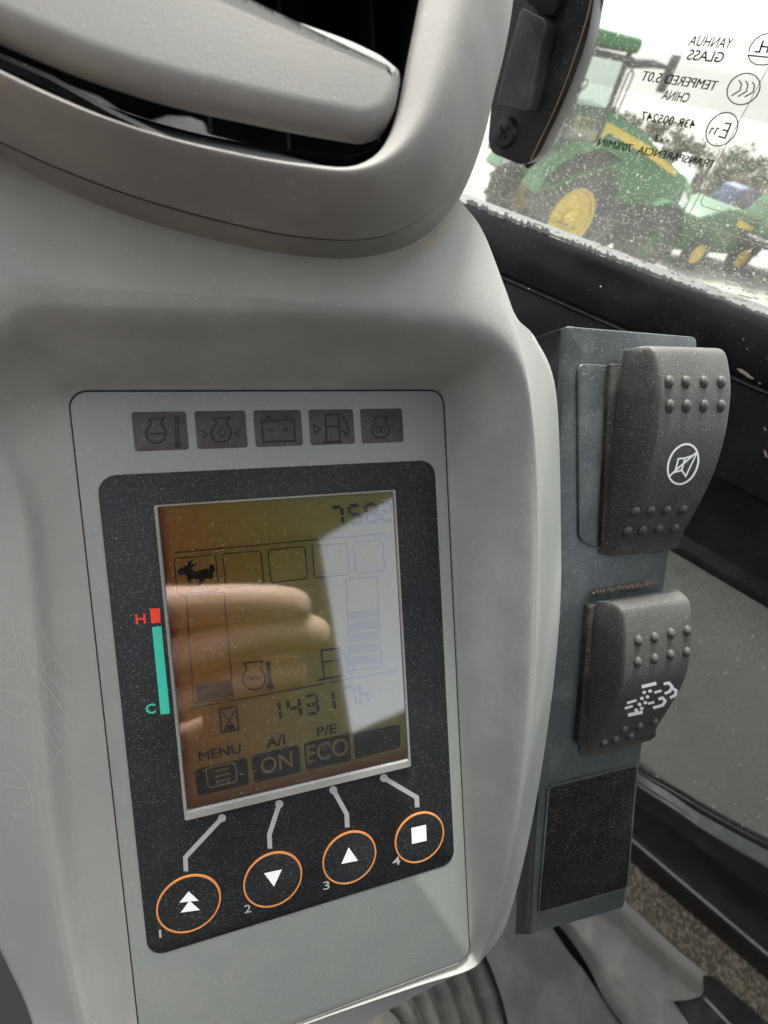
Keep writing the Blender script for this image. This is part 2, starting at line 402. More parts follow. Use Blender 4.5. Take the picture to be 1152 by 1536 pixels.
mb = MB(); s0_, s1_ = rr3(fp[0] - .0034, fp[1] - .0034, fp[2] + .0034, fp[3] + .0045, .048, .0035), rr3(fp[0] + .004, fp[1] + .004, fp[2] - .004, fp[3] - .004, .042, .0022)
mb.loft([s0_, s1_], True); mb.build('faceplate_seam', M['hole'], monitor, smooth=False)
mb = MB(); mb.prism(rr3(0, -1.449, 1, 0, .05, .0062), OUT * (H1 - .0062) * U)
mb.build('black_overlay', M['overlay'], monitor, bevel=.00004, seg=1)
# warning tiles
mbs = []
for k in range(5):
    x0 = .1012 + .1634 * k; tl = MB().prism(rr3(x0, .1725 - .1088, x0 + .1405, .1725, .008, .0062), OUT * .0015 * U).build('warning_tile', M['tile'], monitor, bevel=.00003, seg=1)
    mbs.append(tl)
S1 = Ph(.0085)
def sym(parent, mat, draw, name='symbol'):
    mb = MB(); draw(mb); return mb.build(name, mat, parent, smooth=False)
def eng(mb, cx_, cy_, r, S, w, wave=False, sk=0.):
    a = circ(cx_, cy_ + r * .3, r, r * .93, 0, 20, -52, 232); ribbon(mb, a, w, S)
    ribbon(mb, [a[0], (cx_ + r * .55, cy_ - r * .95), (cx_ + r * .85, cy_ - r * 1.25 - 0), (cx_ - r * .75, cy_ - r * 1.15), (cx_ - r * .5, cy_ - r * .85), a[-1]], w, S)
def d0(mb):
    eng(mb, 234, 646, 15, S1, 3.2); ribbon(mb, [(222, 651), (247, 650)], 2.5, S1)
    for q in (264, 268): ribbon(mb, [(q - 1, 624), (q + .5, 668)], 2.5, S1)
    fill(mb, circ(267, 667, 5), S1)
def d1(mb):
    eng(mb, 332, 645, 15, S1, 3.2); ribbon(mb, [(332, 640), (327, 650), (329, 655), (335, 655), (338, 650), (332, 640)], 2, S1)
    ribbon(mb, [(303, 646), (311, 651), (304, 656)], 2.5, S1); ribbon(mb, [(361, 645), (353, 650), (360, 655)], 2.5, S1)
def d2(mb):
    ribbon(mb, [(392, 631), (441, 630), (443, 661), (395, 663)], 3.2, S1, True)
    ribbon(mb, [(400, 645), (412, 645)], 2.4, S1); ribbon(mb, [(423, 644), (434, 644)], 2.4, S1); ribbon(mb, [(428, 639), (429, 650)], 2.4, S1)
    ribbon(mb, [(399, 626), (406, 626)], 4, S1); ribbon(mb, [(426, 625), (433, 625)], 4, S1)
def d3(mb):
    ribbon(mb, [(488, 622), (508, 621), (510, 662), (490, 663)], 3, S1, True); ribbon(mb, [(488, 640), (509, 639)], 3, S1)
    ribbon(mb, [(511, 646), (517, 648), (519, 655), (523, 648), (519, 630), (511, 622)], 2.6, S1); ribbon(mb, [(471, 637), (481, 643), (472, 650)], 2.4, S1, True)
    ribbon(mb, [(484, 664), (514, 662)], 3, S1)
def d4(mb):
    eng(mb, 571, 641, 13, S1, 3); ribbon(mb, circ(567, 644, 3.4, 5), 2.2, S1, True); ribbon(mb, circ(575, 644, 3.4, 5), 2.2, S1, True)
for tl, dd in zip(mbs, (d0, d1, d2, d3, d4)): sym(tl, M['ink'], dd, 'warning_symbol')

# LCD: rim, film, symbols, cover glass
x0, y0, x1, y1 = .1398, -1.036, .8522, -.0911
HS = .0105
rim = MB(); o_ = rr3(x0, y0, x1, y1, .006, H1); o2 = rr3(x0, y0, x1, y1, .006, .026); i2 = rr3(x0 + .006, y0 + .020, x1 - .006, y1 - .005, .006, .024); i1 = rr3(x0 + .007, y0 + .024, x1 - .007, y1 - .006, .006, HS)
rim.loft([o_, o2, i2, i1], True)
rim.build('screen_rim', M['rim'], monitor, ang=30)
n = N('liquid crystal film'); tcw = n.n('ShaderNodeTexCoord').outputs['UV']; sp = n.n('ShaderNodeSeparateXYZ'); n.l(tcw, sp.inputs[0])
ux, uy = sp.outputs[0], sp.outputs[1]
nz = n.math('MULTIPLY', n.math('SUBTRACT', n.noise(14, 2), .5), .10)
left = n.ramp(n.math('ADD', ux, nz), 0., .62); edge = n.math('MULTIPLY', n.ramp(ux, 0, .045), n.ramp(uy, .0, .07))
cA = n.mix(left, (.74, .42, .11, 1), (.62, .58, .19, 1)); cB = n.mix(edge, (.44, .14, .045, 1), cA)
cC = n.mix(n.math('MULTIPLY', n.specks(650, .30, .25), .6), cB, (.42, .36, .25, 1))
LCDM = n.end(n.bsdf(cC, .5, spec=.2).outputs[0])
mb = MB(); sx0, sy0, sx1, sy1 = x0 + .006, y0 + .022, x1 - .006, y1 - .005
q4 = [(sx0, sy0), (sx1, sy0), (sx1, sy1), (sx0, sy1)]
mb.prism([W((a, b, H1 - .001)) for a, b in q4], OUT * .0022 * U)
screen = mb.build('screen', LCDM, monitor, smooth=False)
uvl = screen.data.uv_layers.new(name='UVMap'); bb = np.array(list(monitor['base_xyz']))
for lp in screen.data.loops:
    p = ((np.array(screen.data.vertices[lp.vertex_index].co) + bb - O) @ PB.T) / U
    uvl.data[lp.index].uv = ((p[0] - sx0) / (sx1 - sx0), (p[1] - sy0) / (sy1 - sy0))
SL = Ph(.0112)
def lcd(name, draw, mat='lcdink'): return sym(screen, M[mat], draw, name)
Hc = np.array([(258, 800), (575, 762)])
def line(pts, w=1.4, name='rule_line', closed=False, mat='lcdink'): lcd(name, lambda mb: ribbon(mb, pts, w, SL, closed), mat)
line([(262, 829), (578, 800)], 1.8)
line([(284, 1063), (560, 1012), (597, 1006)], 1.8)
boxes = [[(261, 838), (323, 832), (328, 886), (266, 891)], [(334, 831), (391, 826), (396, 876), (339, 882)], [(402, 825), (457, 820), (461, 868), (407, 874)], [(468, 819), (520, 815), (524, 862), (472, 867)], [(530, 814), (574, 810), (577, 856), (534, 860)]]
for b in boxes: line(rpoly(b, 4, 3), 1.7, 'icon_box', True)
hz = [(106, 376), (118, 362), (138, 354), (148, 336), (178, 322), (165, 343), (198, 338), (170, 360), (185, 377), (215, 368), (242, 362), (252, 345), (262, 343), (270, 352), (272, 370), (262, 388), (268, 398), (262, 412), (242, 406), (226, 412), (218, 430), (202, 444), (176, 452), (160, 444), (160, 434), (178, 438), (198, 428), (204, 412), (178, 408), (165, 414), (172, 428), (160, 426), (148, 410), (152, 400), (138, 388), (118, 392)]
def hare(mb):
    fill(mb, [(230 + a / 2.954, 730 + b / 2.954) for a, b in hz], SL)
lcd('hare_icon', hare)
line([(279, 893), (336, 888), (350, 1047), (291, 1055)], 1.7, 'gauge_frame', True)
lcd('gauge_bar', lambda mb: fill(mb, [(293, 1030), (346, 1020), (349, 1044), (296, 1052)], SL))
line([(519, 869), (566, 865), (572, 1000), (525, 1006)], 1.7, 'gauge_frame', True)
lcd('gauge_bar', lambda mb: [fill(mb, [(521, 918 + 17 * k), (567, 913 + 17 * k), (568, 926 + 17 * k), (522, 931 + 17 * k)], SL) for k in range(5)], 'lcdink2')
def icon_eng(mb):
    a = circ(381, 1018, 17, 17, 0, 20, -50, 230); ribbon(mb, a, 2.6, SL); ribbon(mb, [a[0], (391, 995), (393, 992), (366, 995), (369, 999), a[-1]], 2.6, SL)
    ribbon(mb, [(370, 1019), (375, 1015), (379, 1020), (383, 1015), (388, 1019), (392, 1015)], 1.8, SL)
    ribbon(mb, [(402, 992), (405, 1028)], 6, SL); fill(mb, circ(405, 1030, 6), SL)
lcd('coolant_icon', icon_eng)
def icon_pump(mb):
    ribbon(mb, [(482, 976), (509, 972), (514, 1014), (487, 1018)], 2.8, SL, True); ribbon(mb, [(484, 993), (511, 990)], 2.4, SL); ribbon(mb, [(477, 1020), (520, 1013)], 3, SL)
    ribbon(mb, [(510, 975), (517, 982), (521, 1005), (526, 1012), (531, 1006), (529, 985)], 2.6, SL)
lcd('fuel_icon', icon_pump)
line([(329, 1064), (354, 1060), (358, 1094), (333, 1099)], 2.4, 'hourglass_icon', True)
lcd('hourglass_icon', lambda mb: [ribbon(mb, [(333, 1068), (353, 1092)], 1.8, SL), ribbon(mb, [(352, 1066), (336, 1095)], 1.8, SL), fill(mb, [(339, 1088), (350, 1087), (353, 1094), (336, 1096)], SL)])
SEG = {'0': 'abcdef', '1': 'bc', '3': 'abcdg', '4': 'bcfg', '7': 'abc', '5': 'acdfg', '8': 'abcdefg', 'h': 'cefg', '2': 'abdeg', 'E': 'adefg'}
def seven(mb, ch, o, X, Y, w):
    """o = top-left pixel, X = vector across, Y = vector down"""
    o, X, Y = (np.array(v, float) for v in (o, X, Y)); P = lambda a, b: o + X * a + Y * b
    g = .05
    S_ = dict(a=((g + .05, 0), (.95 - g, 0)), b=((1, g), (1, .5 - g)), c=((1, .5 + g), (1, 1 - g)), d=((g + .05, 1), (.95 - g, 1)), e=((0, .5 + g), (0, 1 - g)), f=((0, g), (0, .5 - g)), g=((.12, .5), (.88, .5)))
    for k in SEG[ch]: ribbon(mb, [P(*S_[k][0]), P(*S_[k][1])], w, SL)
def dig(txt, spots, X, Y, w):
    for ch, o in zip(txt, spots): lcd('digit', lambda mb: seven(mb, ch, o, X, Y, w))
dig('14317', [(401, 1055), (431, 1050), (457, 1045), (482, 1040), (514, 1032)], (17, -3), (3.5, 27), 4.6)
lcd('digit', lambda mb: [ribbon(mb, [(539, 1026), (542, 1056)], 4.6, SL), ribbon(mb, [(541, 1042), (551, 1040), (553, 1054)], 4, SL)])
dig('7582', [(496, 762), (523, 759), (548, 757), (570, 755)], (16, -1.5), (3, 27), 5)
lcd('caption', lambda mb: text(mb, 'MENU', (299, 1142), (362, 1129), (-2, -14), SL, .012))
lcd('caption', lambda mb: text(mb, 'A/I', (400, 1122), (428, 1116), (-1, -15), SL, .02))
lcd('caption', lambda mb: text(mb, 'P/E', (476, 1105), (505, 1099), (-1, -14), SL, .02))
tiles = [[(291, 1155), (370, 1136), (374, 1177), (297, 1194)], [(377, 1134), (448, 1117), (452, 1158), (381, 1175)], [(455, 1115), (524, 1099), (527, 1141), (459, 1156)], [(530, 1100), (600, 1086), (601, 1121), (533, 1139)]]
for t_ in tiles: lcd('key_tile', lambda mb: fill(mb, rpoly(t_, 5, 3), SL))
SL2 = Ph(.0116); M['lcdgold'] = flat('clear segment', (.62, .46, .17, 1), .5)
def on(name, draw): sym(screen, M['lcdgold'], draw, name)
on('key_text', lambda mb: text(mb, 'ON', (392, 1162), (440, 1150), (-2, -24), SL2, .012))
on('key_text', lambda mb: text(mb, 'ECO', (461, 1145), (523, 1131), (-2, -26), SL2, .012))
def menu(mb):
    ribbon(mb, rpoly([(308, 1153), (352, 1143), (356, 1172), (313, 1182)], 5, 3), 2.2, SL2, True)
    for k in range(3): ribbon(mb, [(322 + k, 1157 + 8 * k), (344 + k, 1152 + 8 * k)], 2.6, SL2)
on('menu_icon', menu)
# cover glass of the screen
n = N('screen cover glass'); tr = n.n('ShaderNodeBsdfTransparent'); tr.inputs[0].default_value = (.92, .93, .9, 1)
gl = n.n('ShaderNodeBsdfGlossy'); gl.inputs['Roughness'].default_value = .05; gl.inputs[0].default_value = (.9, .92, 1, 1)
fr = n.n('ShaderNodeFresnel'); fr.inputs[0].default_value = 2.0
ms = n.n('ShaderNodeMixShader'); n.l(n.math('MULTIPLY', fr.outputs[0], 1.75, True), ms.inputs[0]); n.l(tr.outputs[0], ms.inputs[1]); n.l(gl.outputs[0], ms.inputs[2])
df = n.n('ShaderNodeBsdfDiffuse'); df.inputs[0].default_value = (.7, .66, .55, 1); ms2 = n.n('ShaderNodeMixShader')
n.l(n.math('MULTIPLY', n.math('MAXIMUM', n.specks(2300, .34, .35), n.specks(1200, .20, .12)), .4), ms2.inputs[0]); n.l(ms.outputs[0], ms2.inputs[1]); n.l(df.outputs[0], ms2.inputs[2])
SCG = n.end(ms2.outputs[0])
mb = MB(); mb.add([W((a, b, .0155)) for a, b in q4], [(0, 1, 2, 3)]); mb.build('cover_glass', SCG, monitor, smooth=False)

# gauge scale beside the screen
SO = Ph(H1 + .0012)
def part(name, mat, draw): return sym(monitor, M[mat], draw, name)
part('gauge_mark', 'red', lambda mb: fill(mb, [(225, 913), (240, 912), (241, 934), (227, 935)], SO))
part('gauge_mark', 'teal', lambda mb: fill(mb, [(228, 941), (242, 939), (255, 1070), (241, 1072)], SO))
part('gauge_letter', 'red', lambda mb: text(mb, 'H', (204, 936), (219, 934.5), (-1, -14), SO, .02))
part('gauge_letter', 'teal', lambda mb: text(mb, 'C', (219, 1071), (234, 1069), (-1, -14), SO, .02))
for pts in [[(333, 1227), (278, 1286), (279, 1307)], [(419, 1206), (404, 1252), (405, 1273)], [(500, 1185), (520, 1221), (521, 1241)], [(576, 1167), (625, 1196), (626, 1211)]]:
    part('lead_line', 'greyp', lambda mb: [ribbon(mb, pts, 7, SO), fill(mb, circ(*pts[0], 6), Ph(H1 + .0016))])
for t_, s0, e0 in (('1', (239, 1407), (242.5, 1406)), ('2', (367, 1370), (377, 1368)), ('3', (485, 1335), (495, 1333)), ('4', (589, 1299), (601, 1296))):
    part('button_number', 'greyp', lambda mb: text(mb, t_, s0, e0, (-1, -12), SO, .008))
syms = [[[(283, 1337), (269, 1354), (298, 1351)], [(284, 1351), (271, 1369), (300, 1365)]], [[(396, 1310), (423, 1304), (411, 1330)]], [[(523, 1271), (512, 1296), (537, 1291)]], [[(617, 1242), (639, 1237), (640, 1261), (618, 1266)]]]
for k in range(4):
    c = (.1254 + .2494 * k, -1.3133); R0 = .0890
    mb = MB(); mb.lathe(W((c[0], c[1], H1 - .004)), OUT, [(R0 * U, 0), (R0 * U, .006 * U), (R0 * .93 * U, .0072 * U), (R0 * .6 * U, .0085 * U), (.0001, .009 * U)], 40, False, True)
    bt = mb.build('button', M['overlay'], monitor)
    mb = MB(); mb.lathe(W((c[0], c[1], H1)), OUT, [((R0 + .0028) * U, 0), ((R0 + .0024) * U, .0032 * U), ((R0 - .0024) * U, .0036 * U), ((R0 - .0028) * U, 0)], 48)
    mb.build('button_ring', M['orange'], bt)
    mb = MB(); [fill(mb, q, Ph(H1 + .0062)) for q in syms[k]]; mb.build('button_symbol', M['white'], bt, smooth=False)

# ================================================================== AIR VENT
vent = thing('air_vent', 'large grey rounded-square air vent bezel with one wide louvre blade above the monitor', 'air vent', W((.4, 1., .25)))
def loop(pts, h=None):
    return [W(atp(p[0], p[1], p[2] if len(p) > 2 else h)) for p in pts]
#  keys run along the bottom from the left, round the lower right corner, up the right side, over the (unseen) top
I_ = [(-330, -60), (-120, 55), (0, 113), (100, 160), (200, 200), (300, 228), (400, 246), (470, 254), (520, 256), (556, 240), (581, 208), (598, 160), (612, 90), (622, 40), (631, -10), (648, -140), (640, -420), (300, -640), (-200, -640), (-420, -300)]
S_ = [(-420, 10), (-170, 140), (-10, 208), (70, 244), (150, 276), (240, 306), (340, 333), (420, 350), (500, 359), (556, 357), (606, 342), (652, 311), (688, 268), (712, 215), (738, 140), (772, -20), (800, -480), (340, -820), (-260, -820), (-560, -300)]
B_ = [(-420, 60), (-170, 180), (-10, 231), (60, 272), (150, 316), (240, 348), (340, 374), (420, 389), (500, 396), (560, 391), (616, 374), (658, 342), (690, 296), (716, 236), (738, 155), (770, -20), (790, -480), (340, -820), (-260, -820), (-560, -300)]
Ii = loop(I_, .52); Ss = loop(S_, .40); Bb = loop(B_, .245)
outw = lambda L_, k: [np.array(p) * (1 + k) - W((.35, 1.0, .3)) * k for p in L_]
crest = [a * .58 + b * .42 + OUT * .075 * U for a, b in zip(Ii, Ss)]
in1 = [a * .90 + b * .10 + OUT * .030 * U for a, b in zip(Ii, Ss)]
out1 = [a * .22 + b * .78 + OUT * .055 * U for a, b in zip(Ii, Ss)]
deep = loop(I_, .22); deep2 = loop(I_, .46)
kk = [deep, deep2, Ii, in1, crest, out1, Ss]
dn = [spline(r, 8) for r in kk]
mb = MB(); mb.loft([dn[0], dn[1]] + crings(dn[1:], 4)[1:], True); mb.build('bezel_front', M['bezel'], vent, ang=75)
s2 = spline([p - OUT * .006 * U for p in Ss], 8); s3 = spline([(p * .985 + q * .015) - OUT * .008 * U for p, q in zip(Ss, Ii)], 8); bb_ = spline(Bb, 8); b2 = spline([p - OUT * .12 * U for p in Bb], 8)
mb = MB(); mb.loft([s3, s2, [a * .5 + b * .5 for a, b in zip(s2, bb_)], bb_, b2], True); mb.build('bezel_side', M['bezel'], vent, ang=50)
# duct behind, tray and blade
mb = MB(); d0_ = spline([p + (p - W((.35, 1., .25))) * .012 + OUT * .06 * U for p in deep], 8); d1_ = [p - OUT * .55 * U for p in d0_]
mb.loft([d0_, d1_], True, False, True); mb.build('duct', M['hole'], vent)
tr_ = [(-40, 84), (60, 108), (150, 140), (187, 165), (225, 176), (250, 168), (285, 170), (310, 180), (312, 197), (380, 214), (519, 254), (545, 285), (300, 270), (100, 205), (-40, 140)]
mb = MB(); mb.prism(loop(tr_, .27), -OUT * .05 * U); mb.build('duct_tray', M['tray'], vent, bevel=.0008)
mb = MB(); mb.tube(loop([(0, 96), (80, 130), (170, 180), (260, 222), (360, 244)], .29), .0014, 8); mb.build('duct_lip', M['black'], vent)
for x in (312, 422, 552):
    mb = MB(); a = atp(x, 150, -.02); mb.box(W((a[0], a[1] - .6, -.1)), PB[0] * .012 * U, PB[1] * 1.6 * U, OUT * .16 * U); mb.build('duct_rib', M['hole'], vent, bevel=.0002)
bl = [(-420, -330), (120, -330), (319, 0), (437, 43), (519, 71), (570, 95), (596, 117), (599, 128), (592, 168), (577, 194), (546, 206), (437, 187), (250, 146), (125, 106), (0, 54), (-240, -60)]
blp = rpoly(bl, [20, 20, 60, 60, 60, 40, 16, 12, 24, 20, 25, 60, 60, 60, 60, 30], 5)
bc = np.array([200., 20.])
def blr(k, h, dy=0): return [W(atp(bc[0] + (x - bc[0]) * k, bc[1] + (y - bc[1]) * k + dy, h)) for x, y in blp]
def inset(P, d):
    P = np.array(P); c = P.mean(0); return P
bot = [W(atp(x, y, .52)) for x, y in blp]
def push(P, d, h):     # shrink the outline by a fixed distance in its own plane
    P = [np.array(p) for p in P]; n = len(P); out = []
    for i in range(n):
        t = P[(i + 2) % n] - P[i - 2]; t /= np.linalg.norm(t) + 1e-12; nn = np.cross(OUT, t); out.append(P[i] + nn * d * SGN + OUT * h)
    return out
SGN = 1
ctb = sum(bot) / len(bot)
tst = push(bot, .001, 0); SGN = 1 if sum(np.linalg.norm(p - ctb) for p in tst) < sum(np.linalg.norm(p - ctb) for p in bot) else -1
mb = MB(); mb.loft([push(bot, .0010, -.0026), push(bot, .0002, -.0018), bot, push(bot, .0001, .0008), push(bot, .0004, .0015), push(bot, .0009, .0020), push(bot, .0016, .0023), push(bot, .0024, .0024)], True, True, True)
mb.build('louvre_blade', M['bezel'], vent, ang=130)
# dirt left in the joint
mb = MB()
def onv(h): return Ph(h)
for pts in [[(600, 384), (640, 366), (664, 340)], [(618, 386), (650, 364), (668, 336)]]:
    ribbon(mb, [tuple(p) for p in spline([np.array(p) for p in pts], 6, False)], 2.2, onhouse(.0002))
mb.build('dirt_line', M['dirt'], vent, smooth=False)

# ================================================================== SWITCH BRACKET
tt = .12; bc_ = 1 / math.hypot(1, tt); bs_ = tt * bc_
BO = atp(900, 1160, -.12)
BX, BV, BN = np.array([1, 0, 0.]), np.array([0, bc_, bs_]), np.array([0, -bs_, bc_])
BM = np.array([BX, BV, BN]); CB = BM @ (CP - BO)
def BW(a, b, n_): return W(BO + BX * a + BV * b + BN * n_)
NW = BN @ PB
def Bn(n_):
    def f(px, py):
        q = BM @ dirp(px, py); p = CB + q * (n_ - CB[2]) / q[2]; return BW(*p)
    return f
def Ba(a):
    def f(px, py):
        q = BM @ dirp(px, py); p = CB + q * (a - CB[0]) / q[0]; return p
    return f
bracket = thing('switch_bracket', 'bent dark metal bracket plate carrying two rocker switches beside the console', 'bracket', BW(0, -.8, 0))
pl = rpoly([(850, 489), (1044, 505), (1046, 520), (1003, 830), (960, 1140), (936, 1362), (795, 1402)], [3, 16, 8, 60, 60, 8, 4], 5)
mb = MB(); S = Bn(0); mb.prism([S(*p) for p in pl], -NW * .035 * U); mb.build('front_plate', M['plate'], bracket, bevel=.0005, seg=2)
fl = [Bn(-.004)(851, 489), Bn(-.004)(796, 1402), Bn(-.45)(773, 1402), Bn(-.45)(803, 505)]
mb = MB(); mb.prism(fl, PB[0] * .03 * U); mb.build('side_flange', M['black'], bracket, bevel=.0004)
mb = MB(); mb.box(BW(-.34, .55, -.30), PB[0] * -.55 * U, BV @ PB * .5 * U, NW * .03 * U); mb.build('mounting_tab', M['black'], bracket, bevel=.0004)
mb = MB(); mb.box(BW(-.30, -.35, -.30), PB[0] * -.55 * U, BV @ PB * .4 * U, NW * .03 * U); mb.build('mounting_tab', M['black'], bracket, bevel=.0004)
mb = MB(); mb.lathe(Bn(-.22)(833, 513), -PB[0], [(.0022, -.0004), (.0022, .0008), (.0014, .001), (.0012, -.001)], 20, False, True); mb.build('rivet', M['hole'], bracket)
mb = MB(); mb.prism([Bn(.001)(*p) for p in rpoly([(864, 545), (1016, 556), (990, 830), (900, 824), (866, 812)], [14, 4, 4, 14, 14], 5)], NW * .010 * U); mb.build('switch_surround', M['plate'], bracket, bevel=.0003)
mb = MB(); o3 = [(807, 1374), (822, 1179), (957, 1146), (942, 1334)]; i3 = rpoly([(809, 1368), (825, 1182), (955, 1149), (940, 1331)], 5, 3); o3 = rpoly(o3, 8, 3)
fr_ = [Bn(.0)(*p) for p in o3], [Bn(.005)(*p) for p in o3], [Bn(.005)(*p) for p in i3], [Bn(.002)(*p) for p in i3]
mb.loft(list(fr_), True); mb.build('blank_rim', M['plate'], bracket, ang=40)
mb = MB(); mb.prism([Bn(.001)(*p) for p in i3], NW * .003 * U); mb.build('blank_cover', M['blank'], bracket, bevel=.0001)

def rocker(label, aL, aR, prof, back, base_px, bumps, icon, grp):
    t = thing('rocker_switch', label, 'switch', BW((aL + aR) / 2, back[-1][0], 0.01), grp)
    mb = MB(); mb.prism([Bn(.0)(*p) for p in rpoly(base_px, 4, 3)], NW * .03 * U); mb.build('switch_base', M['recess'], t, bevel=.0003)
    # paddle: front profile extruded across, sides flaring towards the base
    fr3 = spline([np.array(p) for p in prof], 5, False)
    bk = [np.array([np.interp(i / (len(fr3) - 1), np.linspace(0, 1, len(back)), [q[k] for q in back]) for k in (0, 1)]) for i in range(len(fr3))]
    fl_ = .045; cr = .012; sec = []
    for p, q in zip(fr3, bk):
        m = p
        sec.append([BW(aL - fl_, q[0], q[1]), BW(aL - fl_ * .62, *(p * .4 + q * .6)), BW(aL - fl_ * .22, *(p * .82 + q * .18)), BW(aL - .002, *(p * .95 + q * .05)), BW(aL + .004, *(p * .99 + q * .01)), BW(aL + .012, *p), BW((aL + aR) / 2, *(p + np.array([0, .002]))), BW(aR - .010, *p), BW(aR - .002, *(p * .985 + q * .015)), BW(aR + .003, *(p * .93 + q * .07)), BW(aR + fl_ * .3, *(p * .6 + q * .4)), BW(aR + fl_ * .6, q[0], q[1])])
    n = len(sec[0]); mb = MB(); mb.loft(sec, True, True, True)
    # round the two ends a little
    pad = mb.build('paddle', M['rocker'], t, ang=50, bevel=.0005, seg=2)
    T_ = BVHTree.FromPolygons([Vector(v) for v in mb.v], mb.f)
    def hit(px, py, eps=.0):
        d = Vector(dirw(px, py)).normalized(); h = T_.ray_cast(Vector(CW), d)
        if not h[0]: return None
        return h
    def S3(px, py):
        h = hit(px, py)
        if not h: h = hit(px - 6, py)
        if not h: return CW + dirw(px, py) * .1
        nn = h[1] if h[1].dot(Vector(dirw(px, py))) < 0 else -h[1]
        return np.array(h[0] + nn * .00012)
    me = None
    for bx, by in bumps:
        h = hit(bx, by)
        if not h: continue
        nn = h[1] if h[1].dot(Vector(dirw(bx, by))) < 0 else -h[1]
        if me is None:
            m2 = MB(); R_ = .00155
            m2.lathe((0, 0, 0), (0, 0, 1), [(R_, -.0003), (R_ * .97, .00015), (R_ * .8, .00065), (R_ * .5, .00095), (.00001, .00108)], 14)
            me = bpy.data.meshes.new('grip_bump'); me.from_pydata(m2.v, [], m2.f); me.materials.append(M['rocker']); me.polygons.foreach_set('use_smooth', [True] * len(me.polygons))
        o = bpy.data.objects.new('grip_bump', me); COL.objects.link(o); o.parent = pad
        o.matrix_local = Matrix.Translation(h[0] - Vector(t['base_xyz'])) @ nn.to_track_quat('Z', 'Y').to_matrix().to_4x4() @ Matrix.Diagonal((.9, 1.15, 1, 1))
    mb = MB(); icon(mb, S3); mb.build('switch_symbol', M['white'], pad, smooth=False)
    return t
def mute(mb, S):
    rx, ry, rot = 21.5, 31, 21
    ribbon(mb, circ(1024, 696, rx, ry, rot, 40), 3.0, S, True)
    ribbon(mb, [(1002, 716), (1012, 706), (1046, 677)], 2.6, S)
    ribbon(mb, [(1012, 708), (1017, 688), (1027, 687), (1022, 705)], 2.6, S, True)
    ribbon(mb, [(1027, 687), (1044, 681), (1028, 714), (1022, 705)], 2.6, S)
def regen(mb, S):
    K = lambda x, y: (700 + x / 2.549, 800 + y / 2.549)
    for a, b in (((668, 586), (724, 572)), ((616, 694), (672, 682)), ((612, 648), (648, 637)), ((604, 668), (634, 659)), ((716, 608), (744, 600)), ((692, 650), (716, 644))):
        ribbon(mb, [K(*a), K(*b)], 5.2 if b[0] in (724, 672) else 3.6, S)
    for c in ((678, 607), (700, 602), (669, 630), (690, 624), (660, 653), (682, 646), (647, 675), (668, 668)): fill(mb, circ(*K(*c), 3.0, 2.6, 0, 12), S)
    ribbon(mb, [K(*p) for p in [(752, 575), (772, 571), (784, 585), (776, 603), (756, 612)]], 4.4, S)
    ribbon(mb, [K(*p) for p in [(786, 592), (800, 600), (796, 618), (776, 628)]], 4.4, S)
    ribbon(mb, [K(*p) for p in [(732, 632), (748, 628), (758, 640), (748, 656), (712, 666)]], 4.4, S)
GR = 'rocker switches on the bracket'
rocker('upper rocker switch, the larger one marked with a crossed-out loudspeaker', -.045, .262,
       [(1.742, .085), (1.732, .118), (1.70, .140), (1.61, .163), (1.53, .168), (1.44, .165), (1.34, .149), (1.25, .124), (1.13, .078), (1.05, .045), (.99, .026)],
       [(1.735, .05), (1.5, .03), (1.2, .015), (1.0, .006)], [(906, 547), (1000, 552), (990, 815), (893, 820)],
       [(x, 573) for x in (1003, 1028, 1055, 1081)] + [(x, 609) for x in (1004, 1029, 1055, 1081)] + [(952, 768), (975, 767), (999, 766), (1023, 765)] + [(940, 797), (963, 796), (987, 794), (1011, 793)], mute, GR)
rocker('lower rocker switch, the smaller one marked with a dotted exhaust filter symbol', -.075, .243,
       [(.832, .075), (.822, .105), (.80, .124), (.72, .140), (.62, .147), (.53, .144), (.43, .122), (.32, .084), (.20, .040), (.12, .020)],
       [(.825, .04), (.6, .025), (.3, .012), (.13, .006)], [(877, 905), (985, 889), (975, 1100), (859, 1112)],
       [(957, 961), (981, 956), (1006, 950), (1030, 946)] + [(956, 993), (981, 988), (1005, 982), (1029, 978)] + [(935, 1094), (958, 1089), (981, 1083)] + [(905, 1114), (922, 1109), (945, 1104)], regen, GR)
mb = MB(); random.seed(3)
for k in range(190):
    x = random.uniform(888, 980); y = 889 - (x - 888) * .14 + random.gauss(0, 1.8); p = Bn(.012)(x, y); s = random.uniform(.0001, .00035)
    mb.box(p, np.array([s, 0, 0]), np.array([0, s, 0]), np.array([0, 0, s]))
mb.build('dirt_crumbs', flat('brown dirt', (.20, .155, .10, 1), .95), bracket, smooth=False, stuff=True)
